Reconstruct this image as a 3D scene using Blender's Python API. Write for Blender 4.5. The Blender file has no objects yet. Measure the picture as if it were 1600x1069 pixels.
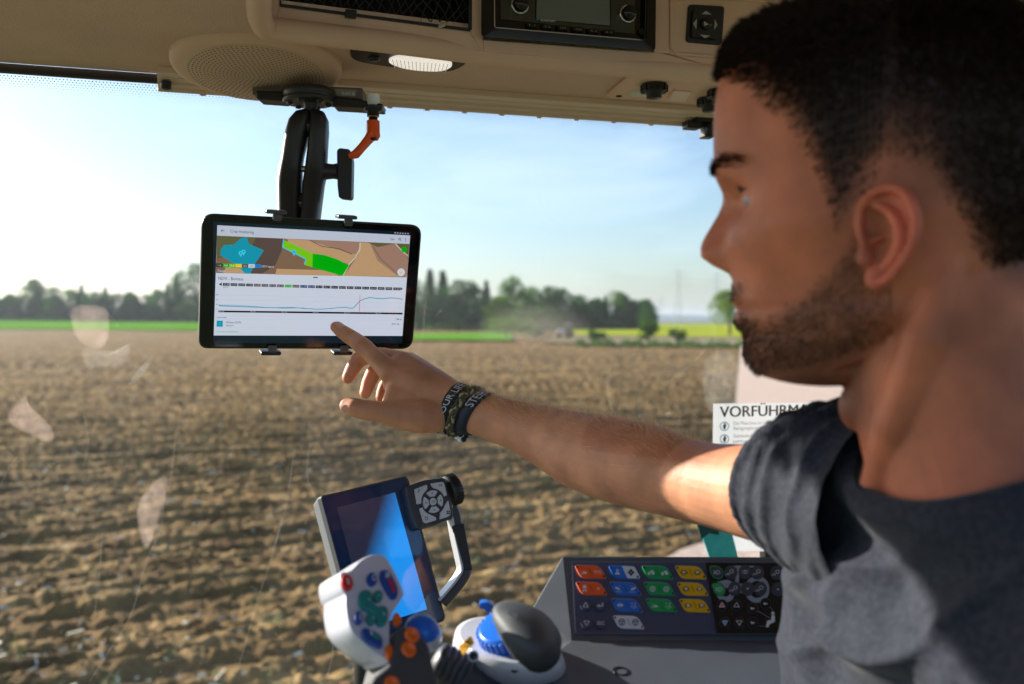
import bpy, bmesh, math, random
import numpy as np
from mathutils import Vector, Matrix
R = math.radians
sc = bpy.context.scene
# ---------------------------------------------------------------- camera
FOC = 1422.0
CAM = Vector((0, 0, 2.75))
PITCH = R(-1.37)
cam_d = bpy.data.cameras.new("camera")
cam = bpy.data.objects.new("camera", cam_d); sc.collection.objects.link(cam)
cam_d.sensor_width = 36; cam_d.lens = 36 * FOC / 1600
cam_d.clip_start = 0.02; cam_d.clip_end = 20000
cam.location = CAM; cam.rotation_euler = (R(90) + PITCH, 0, 0)
cam_d.dof.use_dof = True; cam_d.dof.focus_distance = 1.03; cam_d.dof.aperture_fstop = 4.6
sc.camera = cam
# ---------------------------------------------------------------- sky and sun
SUN_AZ, SUN_EL = R(64.5), R(20.5)          # azimuth to the left of the view (+Y), elevation
w = bpy.data.worlds.new("World"); sc.world = w; w.use_nodes = True
nt = w.node_tree; nt.nodes.clear()
wo = nt.nodes.new("ShaderNodeOutputWorld"); bg = nt.nodes.new("ShaderNodeBackground")
sky = nt.nodes.new("ShaderNodeTexSky"); sky.sky_type = 'NISHITA'; sky.sun_disc = False
sky.sun_elevation = SUN_EL; sky.sun_rotation = -SUN_AZ
sky.air_density = 1.0; sky.dust_density = 1.2; sky.ozone_density = 3.2
tc = nt.nodes.new("ShaderNodeTexCoord"); mp = nt.nodes.new("ShaderNodeMapping")
mp.inputs['Scale'].default_value = (1.2, 1.2, 3.6)
nz = nt.nodes.new("ShaderNodeTexNoise"); nz.inputs['Scale'].default_value = 2.6; nz.inputs['Detail'].default_value = 7; nz.inputs['Roughness'].default_value = .6; nz.inputs['Distortion'].default_value = .6
rp = nt.nodes.new("ShaderNodeValToRGB"); rp.color_ramp.elements[0].position = .48; rp.color_ramp.elements[1].position = .80
rp.color_ramp.elements[1].color = (.26, .26, .26, 1)
mx = nt.nodes.new("ShaderNodeMix"); mx.data_type = 'RGBA'; mx.inputs[7].default_value = (7.5, 8.0, 8.6, 1)
L = nt.links
L.new(tc.outputs['Generated'], mp.inputs[0]); L.new(mp.outputs[0], nz.inputs[0]); L.new(nz.outputs['Fac'], rp.inputs[0])
L.new(rp.outputs[0], mx.inputs[0]); L.new(sky.outputs[0], mx.inputs[6]); L.new(mx.outputs[2], bg.inputs[0])
bg.inputs[1].default_value = 0.090
L.new(bg.outputs[0], wo.inputs[0])
sd = bpy.data.lights.new("sun", 'SUN'); sd.energy = 5.0; sd.angle = R(.5); sd.color = (1, .93, .82)
sun = bpy.data.objects.new("sun", sd); sc.collection.objects.link(sun)
SUND = Vector((-math.sin(SUN_AZ) * math.cos(SUN_EL), math.cos(SUN_AZ) * math.cos(SUN_EL), math.sin(SUN_EL)))
sun.rotation_euler = (-SUND).to_track_quat('-Z', 'Y').to_euler()
sc.view_settings.view_transform = 'Standard'; sc.view_settings.look = 'None'
sc.view_settings.exposure = 1.27; sc.view_settings.gamma = 1
sc.cycles.max_bounces = 8; sc.cycles.transparent_max_bounces = 12; sc.cycles.volume_bounces = 0
sc.cycles.use_denoising = True
random.seed(4)
# ---------------------------------------------------------------- projection helpers
cR = Vector((1, 0, 0)); cF = Vector((0, math.cos(PITCH), math.sin(PITCH))); cU = Vector((0, -math.sin(PITCH), math.cos(PITCH)))
def ray(px, py): return cF + cR * ((px - 800) / FOC) + cU * (-(py - 534.5) / FOC)
def P(px, py, d): return CAM + ray(px, py) * d
def G(px, py, z=0.0):
    r = ray(px, py); return CAM + r * ((z - CAM.z) / r.z)
class Plane:
    def __init__(s, o, u, v):                       # u right, v down-ish on the surface
        s.o = o; s.u = u.normalized(); s.n = s.u.cross(v).normalized()
        if s.n.dot(CAM - o) < 0: s.n = -s.n         # n faces the viewer
        s.v = s.n.cross(s.u).normalized()
        if s.v.dot(v) < 0: s.v = -s.v
    def hit(s, px, py, off=0.0):
        r = ray(px, py); q = s.o + s.n * off
        return CAM + r * ((q - CAM).dot(s.n) / r.dot(s.n))
def plane3(a, b, c): return Plane(a, b - a, c - a)
# ---------------------------------------------------------------- materials
def mat(name, col, rough=.5, metal=0, **k):
    m = bpy.data.materials.new(name); m.use_nodes = True
    b = m.node_tree.nodes['Principled BSDF']
    b.inputs['Base Color'].default_value = (*col, 1); b.inputs['Roughness'].default_value = rough; b.inputs['Metallic'].default_value = metal
    if 'spec' in k: b.inputs['Specular IOR Level'].default_value = k['spec']
    if 'coat' in k: b.inputs['Coat Weight'].default_value = k['coat']; b.inputs['Coat Roughness'].default_value = .08
    if 'emit' in k:
        b.inputs['Emission Color'].default_value = (*k.get('ecol', col), 1); b.inputs['Emission Strength'].default_value = k['emit']
    if 'sss' in k:
        b.inputs['Subsurface Weight'].default_value = k['sss']; b.inputs['Subsurface Radius'].default_value = (.012, .004, .002); b.inputs['Subsurface Scale'].default_value = 1
    nt = m.node_tree; N = nt.nodes; Lk = nt.links
    if 'bump' in k or 'var' in k:
        tcn = N.new("ShaderNodeTexCoord")
    if 'bump' in k:                                  # (scale, strength, distance[, kind])
        s_, st, dist = k['bump'][:3]
        if len(k['bump']) > 3 and k['bump'][3] == 'vor':
            t = N.new("ShaderNodeTexVoronoi"); t.inputs['Scale'].default_value = s_; out = t.outputs['Distance']
        else:
            t = N.new("ShaderNodeTexNoise"); t.inputs['Scale'].default_value = s_; t.inputs['Detail'].default_value = 4; out = t.outputs['Fac']
        Lk.new(tcn.outputs['Object'], t.inputs['Vector'])
        bp = N.new("ShaderNodeBump"); bp.inputs['Strength'].default_value = st; bp.inputs['Distance'].default_value = dist
        Lk.new(out, bp.inputs['Height']); Lk.new(bp.outputs[0], b.inputs['Normal'])
    if 'var' in k:                                   # (scale, colour2)
        s_, c2 = k['var']
        t = N.new("ShaderNodeTexNoise"); t.inputs['Scale'].default_value = s_; t.inputs['Detail'].default_value = 5
        Lk.new(tcn.outputs['Object'], t.inputs['Vector'])
        rr = N.new("ShaderNodeValToRGB"); rr.color_ramp.elements[0].position = .35; rr.color_ramp.elements[1].position = .65
        rr.color_ramp.elements[0].color = (*col, 1); rr.color_ramp.elements[1].color = (*c2, 1)
        Lk.new(t.outputs['Fac'], rr.inputs[0]); Lk.new(rr.outputs[0], b.inputs['Base Color'])
    return m
def translucent(m, c, f):
    N = m.node_tree.nodes; b_ = N['Principled BSDF']; tl = N.new('ShaderNodeBsdfTranslucent'); tl.inputs[0].default_value = (*c, 1); ms = N.new('ShaderNodeMixShader'); ms.inputs[0].default_value = f
    m.node_tree.links.new(b_.outputs[0], ms.inputs[1]); m.node_tree.links.new(tl.outputs[0], ms.inputs[2]); m.node_tree.links.new(ms.outputs[0], N['Material Output'].inputs[0]); return m
def lin(r, g, b):
    f = lambda c: (c / 255 / 12.92) if c < 11 else ((c / 255 + .055) / 1.055) ** 2.4
    return (f(r), f(g), f(b))
# ---------------------------------------------------------------- mesh builder
class MB:
    def __init__(s): s.v = []; s.f = []; s.mi = []; s.sm = []; s.mats = []
    def add(s, vs, fs, m, smooth=False):
        if m not in s.mats: s.mats.append(m)
        i = s.mats.index(m); b = len(s.v)
        s.v.extend([tuple(x) for x in vs]); s.f.extend([tuple(b + j for j in f) for f in fs]); s.mi.extend([i] * len(fs)); s.sm.extend([smooth] * len(fs))
        return s
    def box(s, c, ex, ey, ez, m):
        vs = [c + ex * a + ey * b_ + ez * d for a in (-1, 1) for b_ in (-1, 1) for d in (-1, 1)]
        return s.add(vs, [(0, 1, 3, 2), (4, 6, 7, 5), (0, 4, 5, 1), (2, 3, 7, 6), (0, 2, 6, 4), (1, 5, 7, 3)], m)
    def loft(s, rings, m, smooth=True, cap=True, closed=True):
        n = len(rings[0]); vs = [p for r in rings for p in r]; fs = []
        for i in range(len(rings) - 1):
            for j in range(n if closed else n - 1):
                a = i * n + j; b_ = i * n + (j + 1) % n
                fs.append((a, b_, b_ + n, a + n))
        s.add(vs, fs, m, smooth)
        if cap:
            s.add(rings[0], [tuple(range(n))[::-1]], m, False); s.add(rings[-1], [tuple(range(n))], m, False)
        return s
    def tube(s, pts, rad, m, n=14, round_=False, flat=1.0, side=None, smooth=True):
        pts = [Vector(p) for p in pts]
        if not hasattr(rad, '__len__'): rad = [rad] * len(pts)
        if round_:
            d0 = (pts[0] - pts[1]).normalized(); d1 = (pts[-1] - pts[-2]).normalized()
            A = [(pts[0] + d0 * rad[0] * q, rad[0] * math.sqrt(max(0, 1 - q * q))) for q in (.98, .86, .6, .3)]
            B = [(pts[-1] + d1 * rad[-1] * q, rad[-1] * math.sqrt(max(0, 1 - q * q))) for q in (.3, .6, .86, .98)]
            pts = [a for a, _ in A] + pts + [a for a, _ in B]; rad = [r for _, r in A] + list(rad) + [r for _, r in B]
        rings = []; up = side
        for i, p in enumerate(pts):
            t = (pts[min(i + 1, len(pts) - 1)] - pts[max(i - 1, 0)]).normalized()
            if up is None: up = Vector((0, 0, 1)) if abs(t.z) < .9 else Vector((1, 0, 0))
            a = (up - t * up.dot(t)).normalized(); b_ = t.cross(a); up = a
            rings.append([p + (a * math.cos(q) + b_ * math.sin(q) * flat) * rad[i] for q in [2 * math.pi * j / n for j in range(n)]])
        return s.loft(rings, m, smooth)
    def ell(s, c, ax, ay, az, m, nu=24, nv=14, smooth=True):
        vs = [c - az]; fs = []
        for i in range(1, nv):
            ph = -math.pi / 2 + math.pi * i / nv
            for j in range(nu):
                th = 2 * math.pi * j / nu
                vs.append(c + (ax * math.cos(th) + ay * math.sin(th)) * math.cos(ph) + az * math.sin(ph))
        vs.append(c + az); T = len(vs) - 1
        for j in range(nu):
            k = (j + 1) % nu
            fs.append((0, 1 + k, 1 + j)); fs.append((T, T - nu + j, T - nu + k))
            for i in range(nv - 2):
                a = 1 + i * nu
                fs.append((a + j, a + k, a + nu + k, a + nu + j))
        return s.add(vs, fs, m, smooth)
    def lathe(s, c, ax, prof, m, n=32, smooth=True, cap=True):      # prof: (r, h) along ax
        ax = ax.normalized(); q = Vector((0, 0, 1)) if abs(ax.z) < .9 else Vector((1, 0, 0))
        a = (q - ax * q.dot(ax)).normalized(); b_ = ax.cross(a)
        rings = [[c + ax * h + (a * math.cos(t) + b_ * math.sin(t)) * max(r, 1e-5) for t in [2 * math.pi * j / n for j in range(n)]] for r, h in prof]
        return s.loft(rings, m, smooth, cap)
    def prism(s, top, ext, m, smooth=False):         # top: world points, ext: vector away from the viewer
        n = len(top); vs = list(top) + [p + ext for p in top]
        fs = [tuple(range(n)), tuple(range(2 * n - 1, n - 1, -1))] + [(i, (i + 1) % n + 0, (i + 1) % n + n, i + n) for i in range(n)]
        return s.add(vs, fs, m, smooth)
    def poly(s, pts, m): return s.add(pts, [tuple(range(len(pts)))], m)
    def build(s, name, parent=None, bevel=0, seg=2, sub=0, fix=True):
        off = root_loc(parent)
        me = bpy.data.meshes.new(name)
        v = np.array(s.v, dtype=float).reshape(-1, 3) - np.array(off)
        me.from_pydata(v.tolist(), [], s.f)
        for m in s.mats: me.materials.append(m)
        me.polygons.foreach_set('material_index', s.mi); me.polygons.foreach_set('use_smooth', s.sm)
        if fix:
            bm = bmesh.new(); bm.from_mesh(me); bmesh.ops.recalc_face_normals(bm, faces=bm.faces) if len(s.f) > 2 else None
            bm.to_mesh(me); bm.free()
        me.update()
        o = bpy.data.objects.new(name, me); sc.collection.objects.link(o)
        if parent: o.parent = parent
        if bevel:
            b = o.modifiers.new("bevel", 'BEVEL'); b.width = bevel; b.segments = seg; b.limit_method = 'ANGLE'; b.angle_limit = R(40)
        if sub:
            b = o.modifiers.new("sub", 'SUBSURF'); b.levels = sub; b.render_levels = sub
        return o
def root_loc(p):
    v = Vector((0, 0, 0))
    while p is not None: v = v + Vector(p.location); p = p.parent
    return v
def tag(o, label=None, cat=None, group=None, kind=None):
    if label: o['label'] = label
    if cat: o['category'] = cat
    if group: o['group'] = group
    if kind: o['kind'] = kind
    return o
def thing(name, loc, label, cat, group=None):
    o = bpy.data.objects.new(name, None); sc.collection.objects.link(o); o.location = loc; o.empty_display_size = .05
    return tag(o, label, cat, group)
def rp2(pts, r, seg=4):                              # round the corners of a 2-D polygon
    out = []; n = len(pts)
    for i in range(n):
        p0, p, p1 = np.array(pts[i - 1], float), np.array(pts[i], float), np.array(pts[(i + 1) % n], float)
        rr = r[i] if hasattr(r, '__len__') else r
        a = p0 - p; b = p1 - p; la, lb = np.linalg.norm(a), np.linalg.norm(b)
        q = min(rr, la * .48, lb * .48)
        A = p + a / la * q; B = p + b / lb * q
        for k in range(seg + 1):
            t = k / seg; out.append(tuple((1 - t) ** 2 * A + 2 * t * (1 - t) * p + t * t * B))
    return out
def smooth2(pts, n=6, closed=True):                  # Catmull-Rom
    P_ = [np.array(p, float) for p in pts]; N = len(P_); out = []
    rng = range(N) if closed else range(N - 1)
    for i in rng:
        g = (lambda k: P_[k % N]) if closed else (lambda k: P_[min(max(k, 0), N - 1)])
        p0, p1, p2, p3 = g(i - 1), g(i), g(i + 1), g(i + 2)
        for k in range(n):
            t = k / n
            out.append(tuple(.5 * ((2 * p1) + (-p0 + p2) * t + (2 * p0 - 5 * p1 + 4 * p2 - p3) * t * t + (-p0 + 3 * p1 - 3 * p2 + p3) * t ** 3)))
    if not closed: out.append(tuple(P_[-1]))
    return out
_fc = {}
def text_geo(body):                                  # flat lettering as verts, faces (unit height 1)
    if body in _fc: return _fc[body]
    cu = bpy.data.curves.new("t", 'FONT'); cu.body = body; cu.resolution_u = 3
    o = bpy.data.objects.new("t", cu); sc.collection.objects.link(o)
    dg = bpy.context.evaluated_depsgraph_get(); me = bpy.data.meshes.new_from_object(o.evaluated_get(dg))
    vs = [v.co.copy() for v in me.vertices]; fs = [tuple(p.vertices) for p in me.polygons]
    bpy.data.objects.remove(o); bpy.data.curves.remove(cu); bpy.data.meshes.remove(me)
    _fc[body] = (vs, fs); return vs, fs
def text_on(mb, pl, body, a, b, h, m, off=.0006, bold=0):   # a, b: pixel ends of the baseline, h: cap height in pixels
    vs, fs = text_geo(body)
    x0 = min(v.x for v in vs); x1 = max(v.x for v in vs)
    A = pl.hit(*a, off); B = pl.hit(*b, off)
    C = pl.hit(a[0] - (b[1] - a[1]) / max(1, abs(b[0] - a[0])) * 0 , a[1] - h, off)
    U = (B - A); V = (C - A) / .70
    out = [A + U * ((v.x - x0) / (x1 - x0)) + V * v.y for v in vs]
    mb.add(out, fs, m)
    if bold:
        for dx in (bold, -bold): mb.add([p + U.normalized() * dx + pl.n * 1e-5 for p in out], fs, m)
def line_on(mb, pl, pts, wpx, m, off=.0006):         # a drawn line of some width on a plane
    for (x0, y0), (x1, y1) in zip(pts[:-1], pts[1:]):
        L_ = math.hypot(x1 - x0, y1 - y0) or 1; nx, ny = -(y1 - y0) / L_ * wpx / 2, (x1 - x0) / L_ * wpx / 2
        mb.poly([pl.hit(x0 + nx, y0 + ny, off), pl.hit(x1 + nx, y1 + ny, off), pl.hit(x1 - nx, y1 - ny, off), pl.hit(x0 - nx, y0 - ny, off)], m)
def disc2(cx, cy, rx, ry=None, n=16, rot=0): 
    ry = ry or rx
    return [(cx + rx * math.cos(t) * math.cos(rot) - ry * math.sin(t) * math.sin(rot), cy + rx * math.cos(t) * math.sin(rot) + ry * math.sin(t) * math.cos(rot)) for t in [2 * math.pi * k / n for k in range(n)]]
# numpy noise
def _h(ix, iy, s):
    n = (ix.astype(np.int64) * 374761393 + iy.astype(np.int64) * 668265263 + s * 1442695041) & 0x7fffffff
    n = ((n ^ (n >> 13)) * 1274126177) & 0x7fffffff
    return ((n ^ (n >> 16)) & 0xffff) / 65535.0
def vnoise(x, y, s=0):
    ix = np.floor(x); iy = np.floor(y); fx = x - ix; fy = y - iy; fx = fx * fx * (3 - 2 * fx); fy = fy * fy * (3 - 2 * fy)
    return (_h(ix, iy, s) * (1 - fx) + _h(ix + 1, iy, s) * fx) * (1 - fy) + (_h(ix, iy + 1, s) * (1 - fx) + _h(ix + 1, iy + 1, s) * fx) * fy
def fbm(x, y, s=0, o=4, g=.5):
    r = 0; a = 1; t = 0
    for i in range(o): r = r + a * vnoise(x * 2 ** i, y * 2 ** i, s + i * 7); t += a; a *= g
    return r / t
# ================================================================ OUTDOORS
# ---- ploughed field: one displaced sheet
def field_h(X, Y):
    wob = (fbm(X * .12, Y * .12, 3, 3) - .5) * 3.0
    rowdir = Y * .906 - .423 * X + wob * .20
    amp = np.clip(fbm(X * .09 + 5, Y * .09, 11, 2) * 2.6 - .60, .45, 1)
    ph_ = rowdir * 2 * math.pi / .38; brk = .45 + 1.1 * fbm(X * 1.3, Y * 2.0, 61, 3)
    fur = np.sin(rowdir * 2 * math.pi / 1.9 + 1.5 * (brk - 1)) * .050 * np.clip(1.9 - Y / 60, .3, 1) + (np.sin(ph_) + .35 * np.sin(2 * ph_ + 1)) * .058 * amp * brk * np.clip(1.7 - Y / 60, .25, 1) - .07 * np.exp(-((np.mod(rowdir, 7.6) - 3.8) / .32) ** 2) - .06 * np.exp(-((np.mod(rowdir, 7.6) - 5.6) / .30) ** 2)
    c = fbm(X * 4.6, Y * 6.4, 21, 4, .6)
    clod = np.clip(c - .50, 0, 1) * .15
    fine = (fbm(X * 11, Y * 11, 41, 2) - .5) * .075
    return fur + clod + fine + (fbm(X * .5, Y * .5, 51, 2) - .5) * .16
Ys = [4.0]
while Ys[-1] < 420: Ys.append(Ys[-1] + max(.024, .0034 * Ys[-1] * (1 + Ys[-1] / 60)))
Ys = np.array(Ys); NX = 860
T_ = np.linspace(-1, 1, NX)
YY, TT = np.meshgrid(Ys, T_, indexing='ij'); XX = TT * (YY * .72 + 1.5)
ZZ = field_h(XX, YY) * np.clip(2 - YY / 90, .0, 1)
me = bpy.data.meshes.new("field")
V = np.stack([XX, YY, ZZ], -1).reshape(-1, 3); ny = len(Ys)
idx = np.arange(ny * NX).reshape(ny, NX)
F = np.stack([idx[:-1, :-1], idx[:-1, 1:], idx[1:, 1:], idx[1:, :-1]], -1).reshape(-1, 4)
me.vertices.add(len(V)); me.vertices.foreach_set('co', V.ravel())
me.loops.add(F.size); me.loops.foreach_set('vertex_index', F.ravel())
me.polygons.add(len(F)); me.polygons.foreach_set('loop_start', np.arange(len(F)) * 4); me.polygons.foreach_set('loop_total', np.full(len(F), 4))
me.polygons.foreach_set('use_smooth', np.ones(len(F), bool)); me.update(); me.validate()
soil = bpy.data.materials.new("soil"); soil.use_nodes = True
n = soil.node_tree.nodes; l = soil.node_tree.links; b = n['Principled BSDF']; b.inputs['Roughness'].default_value = .95; b.inputs['Specular IOR Level'].default_value = .15
tcn = n.new("ShaderNodeTexCoord")
def nzn(sc_, det, src=None, stretch=None):
    t = n.new("ShaderNodeTexNoise"); t.inputs['Scale'].default_value = sc_; t.inputs['Detail'].default_value = det; t.inputs['Roughness'].default_value = .65
    if stretch:
        m_ = n.new("ShaderNodeMapping"); m_.inputs['Scale'].default_value = stretch; l.new(tcn.outputs['Object'], m_.inputs[0]); l.new(m_.outputs[0], t.inputs[0])
    else: l.new(tcn.outputs['Object'], t.inputs[0])
    return t
def ramp(src, els):
    r = n.new("ShaderNodeValToRGB"); cr = r.color_ramp
    while len(cr.elements) < len(els): cr.elements.new(.5)
    for e, (p, c) in zip(cr.elements, els): e.position = p; e.color = (*c, 1)
    l.new(src, r.inputs[0]); return r
r1 = ramp(nzn(1.6, 8).outputs['Fac'], [(.30, (.080, .043, .019)), (.45, (.172, .104, .044)), (.56, (.265, .170, .073)), (.70, (.45, .31, .16))])
r2 = ramp(nzn(.16, 4, stretch=(1, 3, 1)).outputs['Fac'], [(.35, (.62, .60, .56)), (.65, (1.25, 1.2, 1.05))])
mxx = n.new("ShaderNodeMix"); mxx.data_type = 'RGBA'; mxx.blend_type = 'MULTIPLY'; mxx.inputs[0].default_value = 1
l.new(r1.outputs[0], mxx.inputs[6]); l.new(r2.outputs[0], mxx.inputs[7])
# loose straw flecks lying in the soil
r3 = ramp(nzn(34, 2, stretch=(1, 2.2, 1)).outputs['Fac'], [(.70, (0, 0, 0)), (.74, (1, 1, 1))])
mx2 = n.new("ShaderNodeMix"); mx2.data_type = 'RGBA'; mx2.inputs[7].default_value = (.5, .40, .2, 1)
l.new(r3.outputs[0], mx2.inputs[0]); l.new(mxx.outputs[2], mx2.inputs[6]); l.new(mx2.outputs[2], b.inputs['Base Color'])
bp = n.new("ShaderNodeBump"); bp.inputs['Strength'].default_value = .9; bp.inputs['Distance'].default_value = .09
l.new(nzn(9, 8).outputs['Fac'], bp.inputs['Height']); l.new(bp.outputs[0], b.inputs['Normal'])
me.materials.append(soil)
o = bpy.data.objects.new("ploughed_field", me); sc.collection.objects.link(o); tag(o, kind='structure')
# ---- land beyond
m_base = mat("far_land", (.10, .085, .035), .9, var=(.02, (.07, .09, .03)))
MB().poly([Vector((x, y, -.30)) for x, y in ((-9000, -900), (9000, -900), (9000, 9000), (-9000, 9000))], m_base).build("ground", fix=False)['kind'] = 'structure'
def sheet(name, pts, z, m, kind='structure'):
    o = MB().poly([Vector((p[0], p[1], z)) for p in pts], m).build(name, fix=False); o['kind'] = kind; return o
m_mead = mat("meadow_grass", (.09, .24, .018), .9, spec=0, var=(.05, (.13, .29, .025)))
m_rape = mat("yellow_crop", (.36, .38, .03), .9, spec=0, var=(.05, (.28, .34, .03)))
m_stub = mat("stubble", (.22, .15, .06), .9, var=(.08, (.16, .13, .05)))
def g2(px, py): q = G(px, py); return (q.x, q.y)
mn = [G(a, b, .26) for a, b in ((-700, 511.5), (-100, 513), (310, 516), (480, 522), (655, 530.5), (800, 531.5))]; mf = [P(-700, 496, 440), P(-100, 498, 420), P(310, 503.5, 395), P(480, 510, 330), P(655, 517, 255), P(800, 517, 245)]
mf2 = [p + Vector((p.x * .35, 160, -6)) for p in mf]
MB().add(mn + mf + mf2, [f_ for i in range(5) for f_ in ((i, i + 1, i + 7, i + 6), (i + 6, i + 7, i + 13, i + 12))], m_mead).build("meadow", fix=False)["kind"] = "structure"
sheet("yellow_crop_field", [g2(905, 526), g2(1330, 531), (300, 330), (300, 700), (40, 560), g2(880, 514)], .30, m_rape)
sheet("stubble_strip", [g2(840, 538), g2(905, 527), g2(1330, 531), g2(1330, 548)], .22, m_stub)
# pale gravel track to the right of the windscreen post
m_grav = mat("gravel", (.66, .50, .41), .9, var=(9, (.42, .31, .24)), bump=(30, 1, .06))
gt = [G(1158, 536), G(1150, 620), G(1143, 760), G(1138, 836), G(1062, 862), G(1000, 900), G(1000, 1000), G(1700, 1000), G(1700, 536)]
sheet("gravel_track", [(q.x * .93, q.y * .93) for q in gt], .21, m_grav)
# distant hills
m_hill = mat("hill_woods", (.05, .10, .12), .95, var=(.004, (.04, .085, .10)))
hv = []; NH = 160
for i in range(NH + 1):
    x = -3500 + 7000 * i / NH; hgt = 8 + 30 * float(fbm(np.array([x * .0012]), np.array([2.]), 5, 4)[0])
    hv += [Vector((x, 3400, -2)), Vector((x, 3600, hgt)), Vector((x, 4200, hgt * 1.1))]
MB().add(hv, [f_ for i in range(NH) for f_ in ((3 * i, 3 * i + 3, 3 * i + 4, 3 * i + 1), (3 * i + 1, 3 * i + 4, 3 * i + 5, 3 * i + 2))], m_hill, True).build("hills")['kind'] = 'structure'
# ---- straw bits on the field
m_straw = mat("straw", (.86, .78, .60), .45); sb = MB()
rs = np.random.RandomState(7)
for i in range(1900):
    y = 6.0 + (rs.rand() ** 1.7) * 60; x = (rs.rand() * 2 - 1) * (y * .66 + 1)
    z = float(field_h(np.array([x]), np.array([y]))[0]) + .022
    if x > y * .2 and y < 60 and rs.rand() < .3: continue
    a = rs.rand() * math.pi * .8; ln = (.014 + .050 * rs.rand() ** 2.5) * (1 + y / 45); wd = (.005 + .007 * rs.rand()) * (1 + y / 45)
    u = Vector((math.cos(a), math.sin(a), (rs.rand() - .5) * .9)) * ln; v = Vector((-math.sin(a), math.cos(a), rs.rand() * 1.5)).normalized() * wd
    c = Vector((x, y, z + abs(u.z)))
    sb.add([c - u - v, c + u - v, c + u * .9 + v, c - u + v], [(0, 1, 2, 3)], m_straw)
tag(sb.build("straw", fix=False), kind='stuff')
m_weed = mat("weed", (.10, .17, .03), .8); wb = MB()
for i in range(260):
    y = 6.5 + (rs.rand() ** 1.5) * 30; x = (rs.rand() * 2 - 1) * (y * .62)
    z = float(field_h(np.array([x]), np.array([y]))[0])
    for k in range(14):
        a = rs.rand() * 6.28; h_ = .03 + .06 * rs.rand(); c = Vector((x + rs.randn() * .05, y + rs.randn() * .05, z))
        q = Vector((math.cos(a), math.sin(a), 0)); wb.add([c - q * .006, c + q * .006, c + Vector((q.y, -q.x, 1.2)) * h_], [(0, 1, 2)], m_weed)
tag(wb.build("weeds", fix=False), kind='stuff')
# ---- trees
def leafmat(name, c, c2):
    m = mat(name, c, .7, var=(.5, c2)); b_ = m.node_tree.nodes['Principled BSDF']; b_.inputs['Specular IOR Level'].default_value = .05
    N = m.node_tree.nodes; tl = N.new('ShaderNodeBsdfTranslucent'); tl.inputs[0].default_value = (c2[0] * 1.6, c2[1] * 1.8, c2[2] * .8, 1); ms = N.new('ShaderNodeMixShader'); ms.inputs[0].default_value = .3; m.node_tree.links.new(b_.outputs[0], ms.inputs[1]); m.node_tree.links.new(tl.outputs[0], ms.inputs[2]); m.node_tree.links.new(ms.outputs[0], N['Material Output'].inputs[0])
    return m
m_bark = mat("bark", (.07, .05, .035), .9)
LM = [leafmat("leaf_dark", (.022, .064, .030), (.04, .10, .032)), leafmat("leaf_mid", (.045, .11, .020), (.08, .16, .026)), leafmat("needle", (.017, .054, .034), (.03, .08, .036)), leafmat("leaf_light", (.10, .17, .03), (.14, .2, .04))]
def tree_proto(kind, lm, seed):
    r_ = np.random.RandomState(seed); tr = MB(); cr = MB()
    if kind == 'conifer':
        tr.tube([Vector((0, 0, 0)), Vector((0, 0, .95))], [.022, .004], m_bark, 7)
        for k in range(1500):
            h_ = .12 + .87 * r_.rand() ** 1.1; rad = .19 * (1.02 - h_) ** .8 * (.55 + .5 * abs(math.sin(h_ * 34))) * (.45 + .6 * r_.rand()); a = r_.rand() * 6.28
            c = Vector((math.cos(a) * rad, math.sin(a) * rad, h_ - rad * .25)); d = Vector((math.cos(a + r_.randn() * .5), math.sin(a + r_.randn() * .5), -.3)) * (.022 + .018 * r_.rand()); e = Vector((-d.y, d.x, .012 * r_.randn())) * .55
            cr.add([c - d, c + e, c + d, c - e], [(0, 1, 2, 3)], lm)
    else:
        tr.tube([Vector((0, 0, 0)), Vector((.01, 0, .2)), Vector((0, .01, .5)), Vector((0, 0, .8))], [.03, .022, .014, .004], m_bark, 7)
        blobs = []
        for k in range(18 if kind == 'broad' else 12):
            a = r_.rand() * 6.28; zz = .16 + .70 * r_.rand() ** .9; q = (.26 if kind == 'broad' else .12) * math.sin(math.pi * min(1, (zz - .1) / .9)) * (.5 + .6 * r_.rand())
            c = Vector((math.cos(a) * q, math.sin(a) * q, zz)); blobs.append((c, .12 + .09 * r_.rand()))
            tr.tube([Vector((0, 0, zz * .55)), c], [.008, .002], m_bark, 5)
        blobs.append((Vector((0, 0, .88)), .11))
        for c, q in blobs:
            for k in range(170):
                v = Vector(r_.randn(3)); v.normalize(); p = c + Vector((v.x, v.y, v.z * .8)) * q * (.55 + .5 * r_.rand())
                d = Vector(r_.randn(3)).normalized() * (.014 + .012 * r_.rand()); e = d.cross(Vector(r_.randn(3))).normalized() * .012
                cr.add([p - d, p + e, p + d, p - e], [(0, 1, 2, 3)], lm)
    return tr, cr
protos = []
for i, (k, lm) in enumerate([('conifer', LM[2]), ('broad', LM[0]), ('broad', LM[1]), ('narrow', LM[0]), ('broad', LM[3]), ('conifer', LM[0])]):
    tr, cr = tree_proto(k, lm, 20 + i)
    a = tr.build("trunk", fix=False); c = cr.build("crown", fix=False); protos.append((a.data, c.data)); bpy.data.objects.remove(a); bpy.data.objects.remove(c)
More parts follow.
